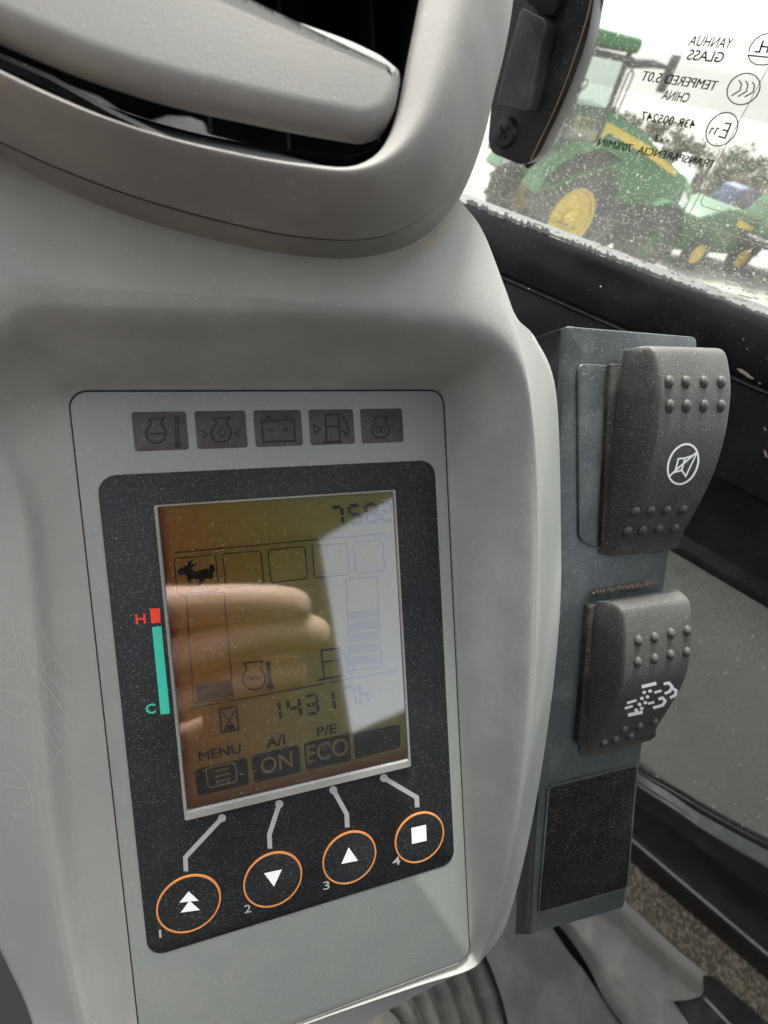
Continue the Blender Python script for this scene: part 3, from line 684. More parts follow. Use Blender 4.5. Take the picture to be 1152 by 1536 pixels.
#PART2
# ================================================================== CAB SIDE: window, latch, frame, sill, floor
RG = .2574                                   # inner face of the side glazing, metres right of the lens
def PR(dr=0.): return Pr(RG - dr)
def glass(name, tint, dust, z0, z1, spec=.06, dcol=(.70, .70, .64, 1), k=.75):
    n = N(name); geo = n.n('ShaderNodeNewGeometry').outputs['Position']; sp = n.n('ShaderNodeSeparateXYZ'); n.l(geo, sp.inputs[0])
    t = n.n('ShaderNodeBsdfTransparent'); t.inputs[0].default_value = tint
    g = n.n('ShaderNodeBsdfGlossy'); g.inputs['Roughness'].default_value = .02
    f = n.n('ShaderNodeFresnel'); f.inputs[0].default_value = 1.45
    bk = n.n('ShaderNodeNewGeometry').outputs['Backfacing']
    m = n.n('ShaderNodeMixShader'); n.l(n.math('MULTIPLY', f.outputs[0], n.math('SUBTRACT', 1., bk)), m.inputs[0]); n.l(t.outputs[0], m.inputs[1]); n.l(g.outputs[0], m.inputs[2])
    d = n.n('ShaderNodeBsdfDiffuse'); d.inputs[0].default_value = dcol; tl = n.n('ShaderNodeBsdfTranslucent'); tl.inputs[0].default_value = dcol
    dm = n.n('ShaderNodeMixShader'); dm.inputs[0].default_value = .6; n.l(d.outputs[0], dm.inputs[1]); n.l(tl.outputs[0], dm.inputs[2])
    h = n.ramp(sp.outputs[2], z0, z1, 1., .22)
    film = n.math('MULTIPLY', n.math('MULTIPLY', n.ramp(n.noise(55, 5, .65, geo), .1, .9, .3, .9), h), dust, True)
    spk = n.math('MULTIPLY', n.math('MAXIMUM', n.specks(1500, .44, .5, geo), n.specks(520, .30, .22, geo)), n.math('MULTIPLY', h, k))
    a = n.math('MAXIMUM', film, spk)
    m2 = n.n('ShaderNodeMixShader'); n.l(a, m2.inputs[0]); n.l(m.outputs[0], m2.inputs[1]); n.l(dm.outputs[0], m2.inputs[2])
    return n.end(m2.outputs[0])
M['pane'] = glass('dusty window glass', (.97, .985, .97, 1), .11, 2.13, 2.27, k=.5)
M['pane2'] = glass('tinted dirty glass', (.34, .355, .345, 1), .45, 2.2, 2.3, dcol=(.16, .165, .16, 1), k=.9)
FB, FF = -.95, .62
win = thing('side_window', 'dusty clear upper side window pane printed with reversed black maker markings', 'window', C3(RG, 0, 2.141))
mb = MB(); mb.box(C3(RG, FB, 2.13), ER * .004, EF * (FF - FB), EZ * .72); pane = mb.build('glass_pane', M['pane'], win, smooth=False)
SG = PR(.0003)
def gp(name, draw, mat='printblack'): return sym(pane, M[mat], draw, name)
Z2 = lambda x, y: (920 + x / 4.966, y / 4.966)
Z3 = lambda x, y: (920 + x / 4.966, 200 + y / 4.966)
def mtxt(t, s, e, up, bold=.015, mat='printblack'): gp('glass_marking', lambda mb: text(mb, t, Z2(*s), Z2(*e), up, SG, bold), mat)
mtxt('YANHUA', (870, 362), (552, 338), (7.5, -15.5)); mtxt('GLASS', (808, 466), (540, 444), (6.5, -15.5))
mtxt('TEMPERED 5.0T', (755, 676), (198, 598), (7, -14.5)); mtxt('CHINA', (550, 764), (352, 738), (6.5, -14))
mtxt('43R-005247', (598, 960), (196, 890), (5, -12.5)); mtxt('8', (322, 1058), (300, 1055), (4, -11))
mtxt('TRANSPARENCIA  70%MIN', (745, 1254), (-120, 1085), (5, -11.5), .014)
gp('glass_marking', lambda mb: [fill(mb, circ(*Z2(x, y), 1.8, n=10), SG) for x, y in ((360, 1040), (402, 1048))])
gp('glass_emblem', lambda mb: [ribbon(mb, circ(*Z2(970, 663), 26.5, 21.5, -38, 40), 1.9, SG, True)] + [ribbon(mb, [Z2(*p) for p in q], 1.9, SG) for q in ([(935, 598), (955, 625), (945, 672), (880, 714)], [(985, 602), (1003, 630), (992, 680), (928, 720)], [(1035, 610), (1052, 636), (1042, 686), (976, 724)])])
def e11(mb):
    ribbon(mb, circ(*Z2(809, 963), 28, 20.5, -50, 40), 1.9, SG, True)
    ribbon(mb, [Z2(*p) for p in [(882, 922), (830, 918)]], 2.6, SG); ribbon(mb, [Z2(*p) for p in [(876, 922), (832, 1030)]], 2.6, SG); ribbon(mb, [Z2(*p) for p in [(836, 1030), (782, 1016)]], 2.6, SG); ribbon(mb, [Z2(*p) for p in [(852, 976), (812, 966)]], 2.6, SG)
    for dx in (0, 38): ribbon(mb, [Z2(*p) for p in [(775 - dx, 952), (748 - dx, 1004 - dx * .1)]], 2.2, SG); ribbon(mb, [Z2(*p) for p in [(775 - dx, 952), (790 - dx, 962)]], 2, SG)
gp('glass_emblem', e11)
def logo(mb):
    ribbon(mb, [Z2(*p) for p in [(1008, 388), (1022, 340), (1060, 290), (1110, 258), (1180, 246), (1260, 262), (1310, 320), (1300, 400)]], 2, SG)
    ribbon(mb, [Z2(*p) for p in [(1000, 412), (1290, 440)]], 2.6, SG); ribbon(mb, [Z2(*p) for p in [(1004, 416), (1020, 455), (1064, 482), (1120, 484), (1200, 470), (1280, 440)]], 2, SG)
    ribbon(mb, [Z2(*p) for p in [(1118, 300), (1088, 388), (1052, 384)]], 3, SG); ribbon(mb, [Z2(*p) for p in [(1178, 304), (1140, 396)]], 3, SG); ribbon(mb, [Z2(*p) for p in [(1100, 345), (1160, 352)]], 3, SG); ribbon(mb, [Z2(*p) for p in [(1235, 310), (1196, 402)]], 3, SG); ribbon(mb, [Z2(*p) for p in [(1180, 350), (1250, 385)]], 3, SG)
gp('glass_emblem', logo)
# clear sticker with pale outline and lettering
stk = rpoly([(1153, 100), (1030, 328), (1152, 371), (1300, 423), (1400, 120)], [6, 12, 2, 2, 2], 5)
stk2 = rpoly([(1063, 284), (1046, 306), (1152, 338), (1300, 384), (1300, 350)], [5, 9, 2, 2, 2], 5)
gp('sticker_line', lambda mb: ribbon(mb, stk, 1.5, SG, True), 'printwhite')
gp('sticker_line', lambda mb: ribbon(mb, [(1060, 287), (1051, 302), (1054, 309), (1152, 339), (1300, 385)], 1.5, SG), 'printwhite')
def wtxt(t, s, e, up): gp('sticker_text', lambda mb: text(mb, t, s, e, up, SG, .006), 'printwhite')
wtxt('(disl', (1122, 284), (1158, 295), (6, -13)); wtxt('Avoid', (1112, 300), (1156, 314), (5, -11)); wtxt('mzer cl', (1101, 320), (1160, 337), (4, -10)); wtxt('El', (1135, 262), (1157, 268), (5, -12))
# water and dirt streaks at the foot of the glass
random.seed(11); mb = MB()
for k in range(110):
    x = random.uniform(720, 1150); yb = 305 + (x - 705) * .38; y = yb - abs(random.gauss(0, 26)) - 2; l = random.choice((3, 5, 9, 16, 20)); 
    ribbon(mb, [(x, y), (x + l, y + l * .28)], random.uniform(.8, 2.2), PR(.0002))
mb.build('dirt_streaks', M['printwhite'], pane, smooth=False, stuff=True)
mb = MB(); pts = []; random.seed(5)
top = [(700 + 460 * k / 150, 305 + (460 * k / 150 - 5) * .38 - .8 - random.random() ** 2 * 4 * (1 + .8 * (k < 70))) for k in range(151)]; botl = [(x, 305 + (x - 705) * .38 + 3) for x, _ in top]
for k in range(150): mb.add([PR(.0004)(*q) for q in (top[k], top[k + 1], botl[k + 1], botl[k])], [(0, 1, 2, 3)])
mb.build('dirt_ledge', flat('pale dust', (.36, .35, .31, 1), .95), win, smooth=False)

# latch
latch = thing('window_latch', 'black plastic window latch with a cross-head screw on the side window', 'latch', PR(.01)(800, 120))
def slab(pts, r, d0, d1): 
    S = PR(d1); P = [S(*p) for p in rpoly(pts, r, 4)]; return MB().prism(P, ER * (d1 - d0))
slab([(745, -330), (735, -60), (733, 100), (736, 163), (732, 212), (738, 230), (785, 249), (806, 236), (848, 150), (882, 60), (900, -60), (950, -330)], [4, 4, 4, 10, 8, 10, 14, 12, 40, 40, 40, 8], .001, .012).build('latch_body', M['black'], latch, bevel=.0012, seg=3)
slab([(782, 10), (820, 30), (808, 70), (790, 168), (745, 158), (760, 90)], [6, 10, 20, 5, 5, 10], .010, .024).build('latch_grip', M['grip'], latch, bevel=.0022, seg=4)
slab([(790, -60), (848, -60), (838, 0), (829, 24), (812, 22), (800, 8), (790, 5)], 5, .012, .017).build('latch_recess', M['hole'], latch, bevel=.0005)
mb = MB(); mb.tube([PR(.003)(*p) for p in spline([np.array(q) for q in [(962, -330), (912, -60), (895, 10), (876, 70), (852, 140), (828, 195), (806, 232), (790, 247)]], 5, False)], .0022, 8); mb.build('gasket', M['black'], latch)
mb = MB(); ribbon(mb, [tuple(p) for p in spline([np.array(q) for q in [(948, -330), (898, -60), (882, 20), (862, 85), (838, 150), (815, 200), (796, 240)]], 5, False)], 1.8, PR(.0135)); mb.build('adhesive_line', flat('tan adhesive', (.30, .19, .09, 1), .9), latch, smooth=False)
sc = PR(.012)(759, 199); mb = MB(); mb.lathe(sc, -ER, [(.0058, -.001), (.0058, .0008), (.0048, .0022), (.002, .0027), (.0001, .0027)], 28, False, True); scw = mb.build('screw', M['screw'], latch)
mb = MB(); a_ = (EF * .8 + EZ * .6); b_ = np.cross(a_, ER)
for v in (a_, b_): mb.box(sc - ER * .0024 - v * .003 - np.cross(v, ER) * .0006, v * .006, np.cross(v, ER) * .0012, -ER * .0006)
mb.build('cross_slot', M['hole'], scw, smooth=False)

# frame below the glass
side = thing('cab_side_frame', 'black painted cab frame with a beam under the side window and a ledge below', 'cab frame', C3(RG, 0, 1.72))
def xr(sec, name, mat, f0=FB, f1=FF, bevel=.0006, par=None, ang=35):
    """closed (r,z) section extruded along the cab"""
    mb = MB(); P = [C3(r, f0, z) for r, z in sec]; mb.prism(P, EF * (f1 - f0)); return mb.build(name, M[mat], par or side, bevel=bevel, ang=ang)
xr([(RG + .02, 2.140), (RG - .001, 2.1405), (RG - .004, 2.136), (RG - .004, 2.1165), (RG + .02, 2.1165)], 'window_beam', 'beam')
xr([(RG + .02, 2.1160), (RG - .001, 2.1160), (RG - .0035, 2.1140), (RG - .001, 2.112), (RG + .02, 2.112)], 'beam_seal', 'black')
xr([(RG + .02, 2.1115), (RG + .001, 2.1115), (RG - .001, 2.066), (RG + .003, 2.063), (RG + .004, 2.02), (RG - .003, 2.016), (RG - .004, 2.0105), (RG + .02, 2.0105)], 'side_panel', 'beam')
mb = MB(); random.seed(21)
for pts, w_ in (([(1106, 553), (1110, 555)], 2), ([(1110, 555), (1118, 560), (1124, 565)], 5), ([(1124, 565), (1130, 568)], 3), ([(1114, 508), (1116, 510)], 2), ([(1120, 522), (1121, 524)], 2), ([(1146, 641), (1149, 646)], 2), ([(1147, 676), (1150, 686)], 3), ([(1138, 574), (1141, 576)], 2)):
    ribbon(mb, pts, w_, PR(.0048))
mb.build('paint_chips', flat('chipped paint', (.42, .36, .30, 1), .8), side, smooth=False, stuff=True)
# lower window
low = thing('lower_window', 'dark tinted dirty lower side window below the black side panel', 'window', C3(RG, -.2, 1.76))
mb = MB(); mb.box(C3(RG + .004, FB, 1.70), ER * .004, EF * (FF - FB), EZ * .318); pane_low = mb.build('glass_pane', M['pane2'], low, smooth=False)
mb = MB(); random.seed(17)
for px_, py_ in [(1074, 1092), (1136, 1225), (1102, 1206), (1034, 1202), (1112, 1238), (1050, 960), (1013, 1061), (1054, 860), (1150, 1198), (1148, 1250)] + [(random.uniform(975, 1150), random.uniform(900, 1250)) for _ in range(26)]:
    w0 = random.uniform(.9, 2.6); ribbon(mb, [(px_, py_), (px_ + w0 * 1.6, py_ + w0 * .7)], w0, Pr(RG + .0035))
mb.build('dirt_flecks', M['printwhite'], pane_low, smooth=False, stuff=True)
cU = [(900, 1105), (930, 1140), (962, 1168), (1010, 1196), (1070, 1232), (1152, 1276), (1300, 1350)]
cM = [(896, 1120), (926, 1152), (960, 1181), (1008, 1212), (1068, 1253), (1152, 1302), (1300, 1385)]
cL = [(890, 1150), (922, 1184), (958, 1209), (1006, 1240), (1066, 1284), (1152, 1345), (1300, 1450)]
sp3 = lambda q: spline([np.array(p, float) for p in q], 5, False)
def band(a, b, da, db, name, mat, par, thick=.006, **k):
    A_, B__ = [PR(da)(*p) for p in sp3(a)], [PR(db)(*p) for p in sp3(b)]
    mb = MB(); mb.loft([A_, B__, [p + ER * thick for p in B__], [p + ER * thick for p in A_]], False)
    n = len(A_); mb.add([], []); return mb.build(name, M[mat], par, **k)
band([(x, y - 8) for x, y in cU], cU, .000, .003, 'rubber_seal', 'hole', low)
band(cU, cM, .004, .013, 'seal_lip', 'trimdark', low)
band(cM, cL, .014, .010, 'lower_frame', 'black', side, thick=.004)
rz = lambda px, py, r: Pr(r)(px, py)[2]
zR = rz(1152, 1429, .240); zC = rz(1152, 1475, .228)
cr_ = cab(Pz(zC)(1152, 1533))[0]
zF0 = rz(1152, 1345, RG - .006)
xr([(RG + .02, zF0 + .01), (RG - .002, zF0 + .01), (RG - .001, (zF0 + zR) / 2), (.243, zR + .006), (.236, zR + .004), (.232, zR - .004), (.230, zC), (RG + .02, zC)], 'lower_panel', 'beam', bevel=.002)
mb = MB(); mb.tube([C3(.2365, f, zR + .0045) for f in np.linspace(FB, FF, 4)], .0016, 8); mb.build('rail', M['rail'], side)
carpet = thing('carpet_strip', 'brown flecked carpet strip between the black side frame and the grey sill cover', 'carpet', C3(.2, -.3, zC - .01))
mb = MB(); nn_ = 480; rows = []
rr_ = np.linspace(.236, cr_ - .004, 40)
for r in rr_: rows.append([C3(r + random.gauss(0, .0003), f, zC - .002 + random.gauss(0, .0006)) for f in np.linspace(-.60, .0, nn_)])
mb.loft(rows, False); mb.build('carpet_pile', M['carpet'], carpet)
# grey sill cover
cover = thing('sill_cover', 'light grey moulded sill cover with a bright ridge beside the carpet strip', 'trim', Pz(zC)(980, 1440))
def zl(pts, z): 
    return [Pz(zC + z)(*p) for p in sp3(pts)]
La = [(850, 1240), (905, 1316), (962, 1372), (1018, 1424), (1056, 1455), (1064, 1465)]
Lb = [(800, 1290), (868, 1346), (925, 1394), (985, 1447), (1030, 1486), (1052, 1494)]
Lb1 = [(792, 1296), (860, 1352), (917, 1400), (977, 1453), (1014, 1492), (1032, 1500)]
Lc = [(780, 1306), (846, 1362), (890, 1408), (940, 1456), (985, 1500), (1010, 1502)]
Ld = [(774, 1318), (842, 1378), (888, 1434), (920, 1480), (960, 1530), (990, 1580)]
Le = [(770, 1330), (836, 1386), (880, 1446), (905, 1496), (938, 1545), (960, 1600)]
Lc3 = [(776, 1310), (842, 1366), (886, 1412), (936, 1460), (995, 1503), (1043, 1550)]
mid = lambda P, Q, t: [(a * (1 - t) + c * t, b * (1 - t) + d * t) for (a, b), (c, d) in zip(P, Q)]
mb = MB(); mb.loft([zl(La, -.03), zl(La, -.014), zl(mid(La, Lb, .10), -.010), zl(mid(La, Lb, .88), .0105), zl(Lb, .0125), zl(Lb1, .0120), zl(Lc, .0098), zl(Lc3, .0094), zl(mid(Lc3, Ld, .4), .0082), zl(mid(Lc3, Ld, .75), .0060), zl(Ld, .002), zl(Le, -.010), zl(Le, -.03)], False); mb.build('moulded_cover', M['trim'], cover, ang=80)
rail = thing('seat_rail', 'short black metal rail continuing past the end of the grey sill cover', 'rail', Pz(zC)(1100, 1530))
mb = MB(); mb.prism([Pz(zC + .004)(*p) for p in rpoly([(1070, 1464), (1240, 1610), (1120, 1640), (1052, 1560), (1014, 1504), (1046, 1494)], [5, 5, 5, 20, 3, 6], 4)], -EZ * .02); mb.build('rail_body', M['black'], rail, bevel=.0015, seg=3)
mb = MB(); mb.tube([Pz(zC + .0055)(*p) for p in [(1056, 1496), (1090, 1532), (1160, 1600)]], .0016, 8); mb.build('rail_edge', M['rail'], rail)
# floor
zf = zC - .018
fl = MB(); fl.box(C3(-.95, FB, zf - .05), ER * (RG + .95 + .02), EF * (FF - FB), EZ * .02); f_ = fl.build('floor', M['hole'], None, smooth=False, base=(0, 0, zf)); struct(f_)
bc0 = Pz(zf)(560, 1590); br0 = np.linalg.norm(Pz(zf)(742, 1472) - bc0)
mat_ = thing('floor_mat', 'grey rubber floor mat beside the ribbed boot under the console', 'mat', Pz(zf)(820, 1470))
an = np.linspace(rad(-100), rad(170), 60)
u_ = ER; w_ = EF
arc = [bc0 + (br0 * 1.012) * (math.cos(a) * ER + math.sin(a) * EF) for a in an]
pts2 = [Pz(zf)(*p) for p in [(826, 1388), (850, 1424), (876, 1456), (930, 1536), (975, 1610)]]
mb = MB(); 
far = [C3(cab(pts2[0])[0], .45, zf), pts2[0], *pts2[1:], C3(cab(pts2[-1])[0], -.9, zf), C3(cab(bc0)[0] - br0 * 1.1, -.9, zf), C3(cab(bc0)[0] - br0 * 1.1, .45, zf)]
top = [np.array(p) for p in far]; 
# ring around the boot, out to the mat's edge
def edge_at(a):
    d = math.cos(a) * ER + math.sin(a) * EF; best = 9
    for i in range(len(top)):
        p, q = top[i] - bc0, top[(i + 1) % len(top)] - bc0; e = q - p
        den = d[0] * e[1] - d[1] * e[0]
        if abs(den) < 1e-12: continue
        t = (p[0] * e[1] - p[1] * e[0]) / den; s = (p[0] * d[1] - p[1] * d[0]) / den
        if t > 0 and -1e-6 <= s <= 1 + 1e-6: best = min(best, t)
    return bc0 + d * best
angs = np.linspace(0, 2 * math.pi, 240, endpoint=False)
inn = [bc0 + br0 * 1.012 * (math.cos(a) * ER + math.sin(a) * EF) for a in angs]; oo = [edge_at(a) for a in angs]
mb.loft([[p - EZ * .01 for p in inn], inn, oo, [p - EZ * .02 for p in oo]], True); mb.build('mat_sheet', M['mat'], mat_, ang=40)
boot = thing('ribbed_boot', 'dusty ribbed round rubber boot under the bottom edge of the console', 'boot', bc0)
prof = [(br0 * .995, -.012), (br0 * .99, -.001)]
for k in range(5):
    r0 = br0 * (.985 - k * .15); prof += [(r0, -.002), (r0 - br0 * .015, .0030), (r0 - br0 * .05, .0044), (r0 - br0 * .09, .0032), (r0 - br0 * .125, -.0004), (r0 - br0 * .140, -.0024)]
prof += [(br0 * .25, .004), (.001, .006)]
mb = MB(); mb.lathe(bc0 + EZ * .001, EZ, prof, 120, False, True); mb.build('boot_bellows', M['boot'], boot, ang=60)

# ================================================================== CAB SHELL around the operator (seen in the screen's reflection)
shell = thing('cab_shell', 'grey cab roof, rear wall and closed door side, out of view, shaped for light and screen reflection', 'cab', C3(-.3, -.5, 1.7))
FBW = -.75
def cbx(r0, r1, f0, f1, z0, z1, name, mat='headliner', bevel=.006):
    MB().box(C3(r0, f0, z0), ER * (r1 - r0), EF * (f1 - f0), EZ * (z1 - z0)).build(name, M[mat], shell, bevel=bevel)
cbx(-.96, RG + .05, FBW, -.20, 2.86, 2.91, 'roof_lining')  # out of view; roof cut short so open sky brightens the console
cbx(-.96, RG + .05, .58, .68, 2.86, 2.91, 'roof_header')
cbx(-.96, -.42, FBW - .001, FBW + .05, 1.66, 2.859, 'rear_wall'); cbx(.22, RG + .05, FBW - .001, FBW + .05, 1.66, 2.859, 'rear_pillar', 'beam'); cbx(-.42, .22, FBW - .001, FBW + .05, 1.66, 2.30, 'rear_wall')
cbx(-.97, -.93, FBW + .055, .15, 1.66, 2.859, 'door_wall_blocker'); cbx(-.97, -.93, .151, .70, 1.66, 2.10, 'door_panel')  # unseen door side, carried forward as solid wall to block fill light
cbx(-.96, RG + .05, .62, .66, 1.66, 1.98, 'front_panel', 'beam'); cbx(RG + .001, RG + .05, .60, .66, 1.981, 2.859, 'front_pillar', 'beam'); cbx(-.97, -.92, .60, .66, 2.101, 2.859, 'front_pillar', 'beam')

# ================================================================== HAND (reflected in the screen)
def RF(px, py, h):
    P = atp(px, py, 0); d = dirp(px, py); return W([P[0] - d[0] / d[2] * h, P[1] - d[1] / d[2] * h, h])
hand = MB(); hr = .0102
F_ = [[(120, 915, 1.52), (200, 912, 1.48), (270, 908, 1.46), (340, 903, 1.44), (400, 904, 1.43), (438, 908, 1.43)],
      [(120, 1020, 1.52), (200, 1002, 1.48), (280, 984, 1.45), (360, 960, 1.43), (425, 946, 1.42), (468, 950, 1.42)],
      [(130, 1085, 1.54), (210, 1068, 1.5), (280, 1048, 1.47), (345, 1026, 1.45), (400, 1012, 1.44), (432, 1008, 1.44)],
      [(140, 1150, 1.60), (180, 1130, 1.62), (220, 1112, 1.66), (250, 1098, 1.72), (270, 1090, 1.78), (280, 1086, 1.82)]]
tips = []
for i, f in enumerate(F_):
    P = spline([RF(*p) for p in f], 4, False); m = len(P); rs = [hr * (1.08 - .18 * k / m + .05 * math.sin(k / m * 9)) * (1, 1.02, .97, .86)[i] for k in range(m)]
    e = (P[-1] - P[-2]); e /= np.linalg.norm(e)
    for q, kk_ in ((.35, .93), (.65, .74), (.85, .45), (.95, .12)): P.append(P[m - 1] + e * hr * q); rs.append(rs[m - 1] * kk_)
    hand.tube(P, rs, 14); tips.append((P[m - 1], e))
pk = [RF(60, 1010, 1.10), RF(110, 1010, 1.06), RF(170, 1015, 1.03)]
HB = [RF(*f[0]) for f in F_]; hc = sum(HB) / 4; lf = -PB[0]
for hb_ in HB: hand.tube([hb_, hb_ * .75 + hc * .25 + lf * .02, hc + lf * .055 - PB[1] * .01], [.0105, .013, .017], 12)
hand.tube([hc + lf * .03 - PB[1] * .004, hc + lf * .06 - PB[1] * .012, hc + lf * .09 - PB[1] * .022 + OUT * .004, hc + lf * .16 - PB[1] * .05 + OUT * .012], [.021, .022, .021, .024], 20)
hand.tube([hc + lf * .055 + PB[1] * .004, hc + lf * .035 + PB[1] * .018 + OUT * .022, hc + lf * .012 + PB[1] * .024 + OUT * .040, hc + PB[0] * .008 + PB[1] * .024 + OUT * .050, hc + PB[0] * .011 + PB[1] * .024 + OUT * .051], [.015, .0125, .0115, .010, .004], 14)
skin = N('skin'); sc_ = skin.mix(skin.ramp(skin.noise(60, 4), .3, .7), (.76, .50, .36, 1), (.82, .58, .44, 1))
M['skin'] = skin.end(skin.bsdf(sc_, .5, skin.bump(skin.noise(400, 3), .3, .0005), spec=.4, Subsurface_Weight=.1, Subsurface_Scale=.004).outputs[0])
hth = thing('hand', 'bare hand with fingers stretched above the monitor, seen reflected in its screen', 'hand', hc)
ho = hand.build('hand_body', M['skin'], hth)
md = ho.modifiers.new('join', 'REMESH'); md.mode = 'VOXEL'; md.voxel_size = .0013; md.use_smooth_shade = True
sm = ho.modifiers.new('smooth', 'SMOOTH'); sm.iterations = 6; sm.factor = .5
M['nail'] = flat('nail', (.62, .42, .34, 1), .25)
for p, e in tips:
    c = p + e * hr * .15 - OUT * hr * .84; sd_ = np.cross(OUT, e); mb = MB(); rows = []
    for v in np.linspace(-1, 1, 7): rows.append([c + e * (u * .006) * (1 - .25 * abs(v)) + sd_ * v * .0058 + OUT * (.0035 * v * v - .0009) for u in np.linspace(-1, 1, 5)])
    mb.loft(rows, False); mb.build('fingernail', M['nail'], ho)

# ================================================================== OUTSIDE
def gz(D): return 0 if D < 13 else (-(D - 13) * .06 if D < 180 else -10.02)
mb = MB(); rings = []; Ds = [.5, 2, 4, 6, 8, 10, 12, 13, 14, 16, 20, 26, 35, 50, 80, 120, 180, 260, 400, 800]
rings = [[np.array([D * math.cos(a), D * math.sin(a), gz(D)]) for a in np.linspace(0, 2 * math.pi, 72, endpoint=False)] for D in Ds]
mb.loft(rings, True, True, False)
g = N('yard concrete'); geo = g.n('ShaderNodeNewGeometry').outputs['Position']
cg = g.mix(g.ramp(g.noise(.35, 6, .6, geo), .35, .7), (.25, .245, .225, 1), (.18, .175, .16, 1)); cg = g.mix(g.ramp(g.noise(6, 5, .7, geo), .5, .8), cg, (.14, .135, .12, 1))
M['ground'] = g.end(g.bsdf(cg, .9, g.bump(g.noise(30, 5, .7, geo), .5, .02), spec=.2).outputs[0])
struct(mb.build('ground', M['ground'], None, smooth=False, base=(0, 0, 0)))
PNT = dict(g=flat('green paint', (.012, .105, .022, 1), .4), y=flat('yellow paint', (.56, .40, .045, 1), .5), k=flat('tyre rubber', (.025, .025, .025, 1), .8), d=flat('dark metal', (.03, .032, .035, 1), .5), w=flat('white paint', (.75, .76, .76, 1), .5), b=flat('blue paint', (.03, .05, .12, 1), .5), s=flat('grey steel', (.22, .22, .21, 1), .5), t=flat('galvanised rim', (.55, .52, .46, 1), .5), gd=flat('dark green paint', (.014, .075, .022, 1), .45))
def cabglass():
    n = N('tractor cab glass'); t = n.n('ShaderNodeBsdfTransparent'); t.inputs[0].default_value = (.75, .82, .80, 1); g_ = n.n('ShaderNodeBsdfGlossy'); g_.inputs['Roughness'].default_value = .03
    m = n.n('ShaderNodeMixShader'); m.inputs[0].default_value = .10; n.l(t.outputs[0], m.inputs[1]); n.l(g_.outputs[0], m.inputs[2]); return n.end(m.outputs[0])
PNT['v'] = cabglass()
class Fr:      # local frame: x ahead, y towards the viewer, z up
    def __init__(s, o, x, y): s.o, s.x, s.y = np.array(o, float), np.array(x, float), np.array(y, float)
    def __call__(s, a, b, c): return s.o + s.x * a + s.y * b + EZ * c
def wheel(F, x, y, R, rim, wd, par, tm='k', rm='y', lugs=18):
    c = F(x, y, R); ax = F.y
    mb = MB(); mb.lathe(c, ax, [(rim, -wd / 2 * .8), (R * .86, -wd / 2), (R * .97, -wd / 2 * .75), (R * .97, wd / 2 * .75), (R * .86, wd / 2), (rim, wd / 2 * .8), (rim * .98, 0), (rim, -wd / 2 * .8)], 36)
    for k in range(lugs):
        a = 2 * math.pi * k / lugs
        for s in (-1, 1):
            aa = a + (.5 * 2 * math.pi / lugs if s > 0 else 0); ra = F.x * math.cos(aa) + EZ * math.sin(aa); ta = -F.x * math.sin(aa) + EZ * math.cos(aa)
            mb.box(c + ra * R * .93 - ta * R * .035, ta * R * .07, ra * R * .07, ax * s * wd * .48 + ta * R * .12)
    ty = mb.build('tyre', PNT[tm], par, ang=30)
    mb = MB(); mb.lathe(c, ax, [(rim, wd / 2 * .8), (rim * .93, wd / 2 * .72), (rim * .88, wd * .22), (rim * .55, wd * .12), (rim * .35, wd * .20), (rim * .18, wd * .26), (.01, wd * .27)], 32, False, True); rm_ = mb.build('rim', PNT[rm], par)
    mb = MB(); mb.lathe(c + ax * wd * .27, ax, [(rim * .30, -.01), (rim * .30, .02), (rim * .22, .035), (.01, .04)], 20, False, True); mb.build('hub', PNT[rm], rm_)
    mb = MB(); mb.lathe(c + ax * wd * .13, ax, [(rim * .78, .0), (rim * .76, .014), (rim * .70, .014), (rim * .68, 0)], 28); mb.build('rim_bead', PNT[rm], rm_)
P0 = C3(7.6, 2.40, 0); hx = ER * .818 - EF * .575; hy = -ER * .575 - EF * .818
tractor = thing('tractor', 'green tractor with yellow wheels and a yellow hood stripe beyond the side window', 'tractor', P0 - hy * .55)
T = Fr(P0 - hy * .60, hx, hy)
wheel(T, .02, .56, .72, .37, .40, tractor); wheel(T, 0, -.60, .70, .34, .38, tractor); wheel(T, 1.72, .55, .50, .20, .30, tractor, rm='gd'); wheel(T, 1.72, -.55, .48, .24, .28, tractor)
hoodsec = [(-.38, .36, 1.90, 1.0), (.2, .36, 1.91, .95), (.9, .36, 1.76, .92), (1.6, .34, 1.52, .88), (2.2, .31, 1.32, .84), (2.5, .26, 1.18, .80), (2.62, .18, 1.02, .82)]
mb = MB(); mb.loft([[T(x, h, z0), T(x, h, z1 - .16), T(x, h * .8, z1 - .03), T(x, 0, z1), T(x, -h * .8, z1 - .03), T(x, -h, z1 - .16), T(x, -h, z0)] for x, h, z1, z0 in hoodsec], True, True, True); mb.build('hood', PNT['g'], tractor, ang=40)
mb = MB(); mb.prism([T(-.30, .372, 1.77), T(-.24, .372, 1.60), T(.22, .372, 1.57), T(.32, .372, 1.66), T(1.1, .37, 1.50), T(1.85, .352, 1.31), T(1.83, .352, 1.37), T(1.1, .37, 1.60), T(.30, .372, 1.75)], T.y * .006); st = mb.build('hood_stripe', PNT['y'], tractor, smooth=False)
mb = MB(); [mb.box(T(-.20 + .09 * k, .379, 1.65), T.x * .06, EZ * .09, T.y * .002) for k in range(4)]; mb.build('stripe_lettering', PNT['d'], st, smooth=False)
mb = MB(); mb.prism([T(2.2, .335, 1.16), T(2.46, .27, 1.02), T(2.42, .27, .90), T(2.22, .33, .98)], T.y * .01); mb.build('headlight', PNT['w'], tractor, smooth=False)
mb = MB(); mb.box(T(-.2, -.3, .5), T.x * 2.5, T.y * .6, EZ * .45); mb.build('chassis', PNT['d'], tractor, bevel=.03)
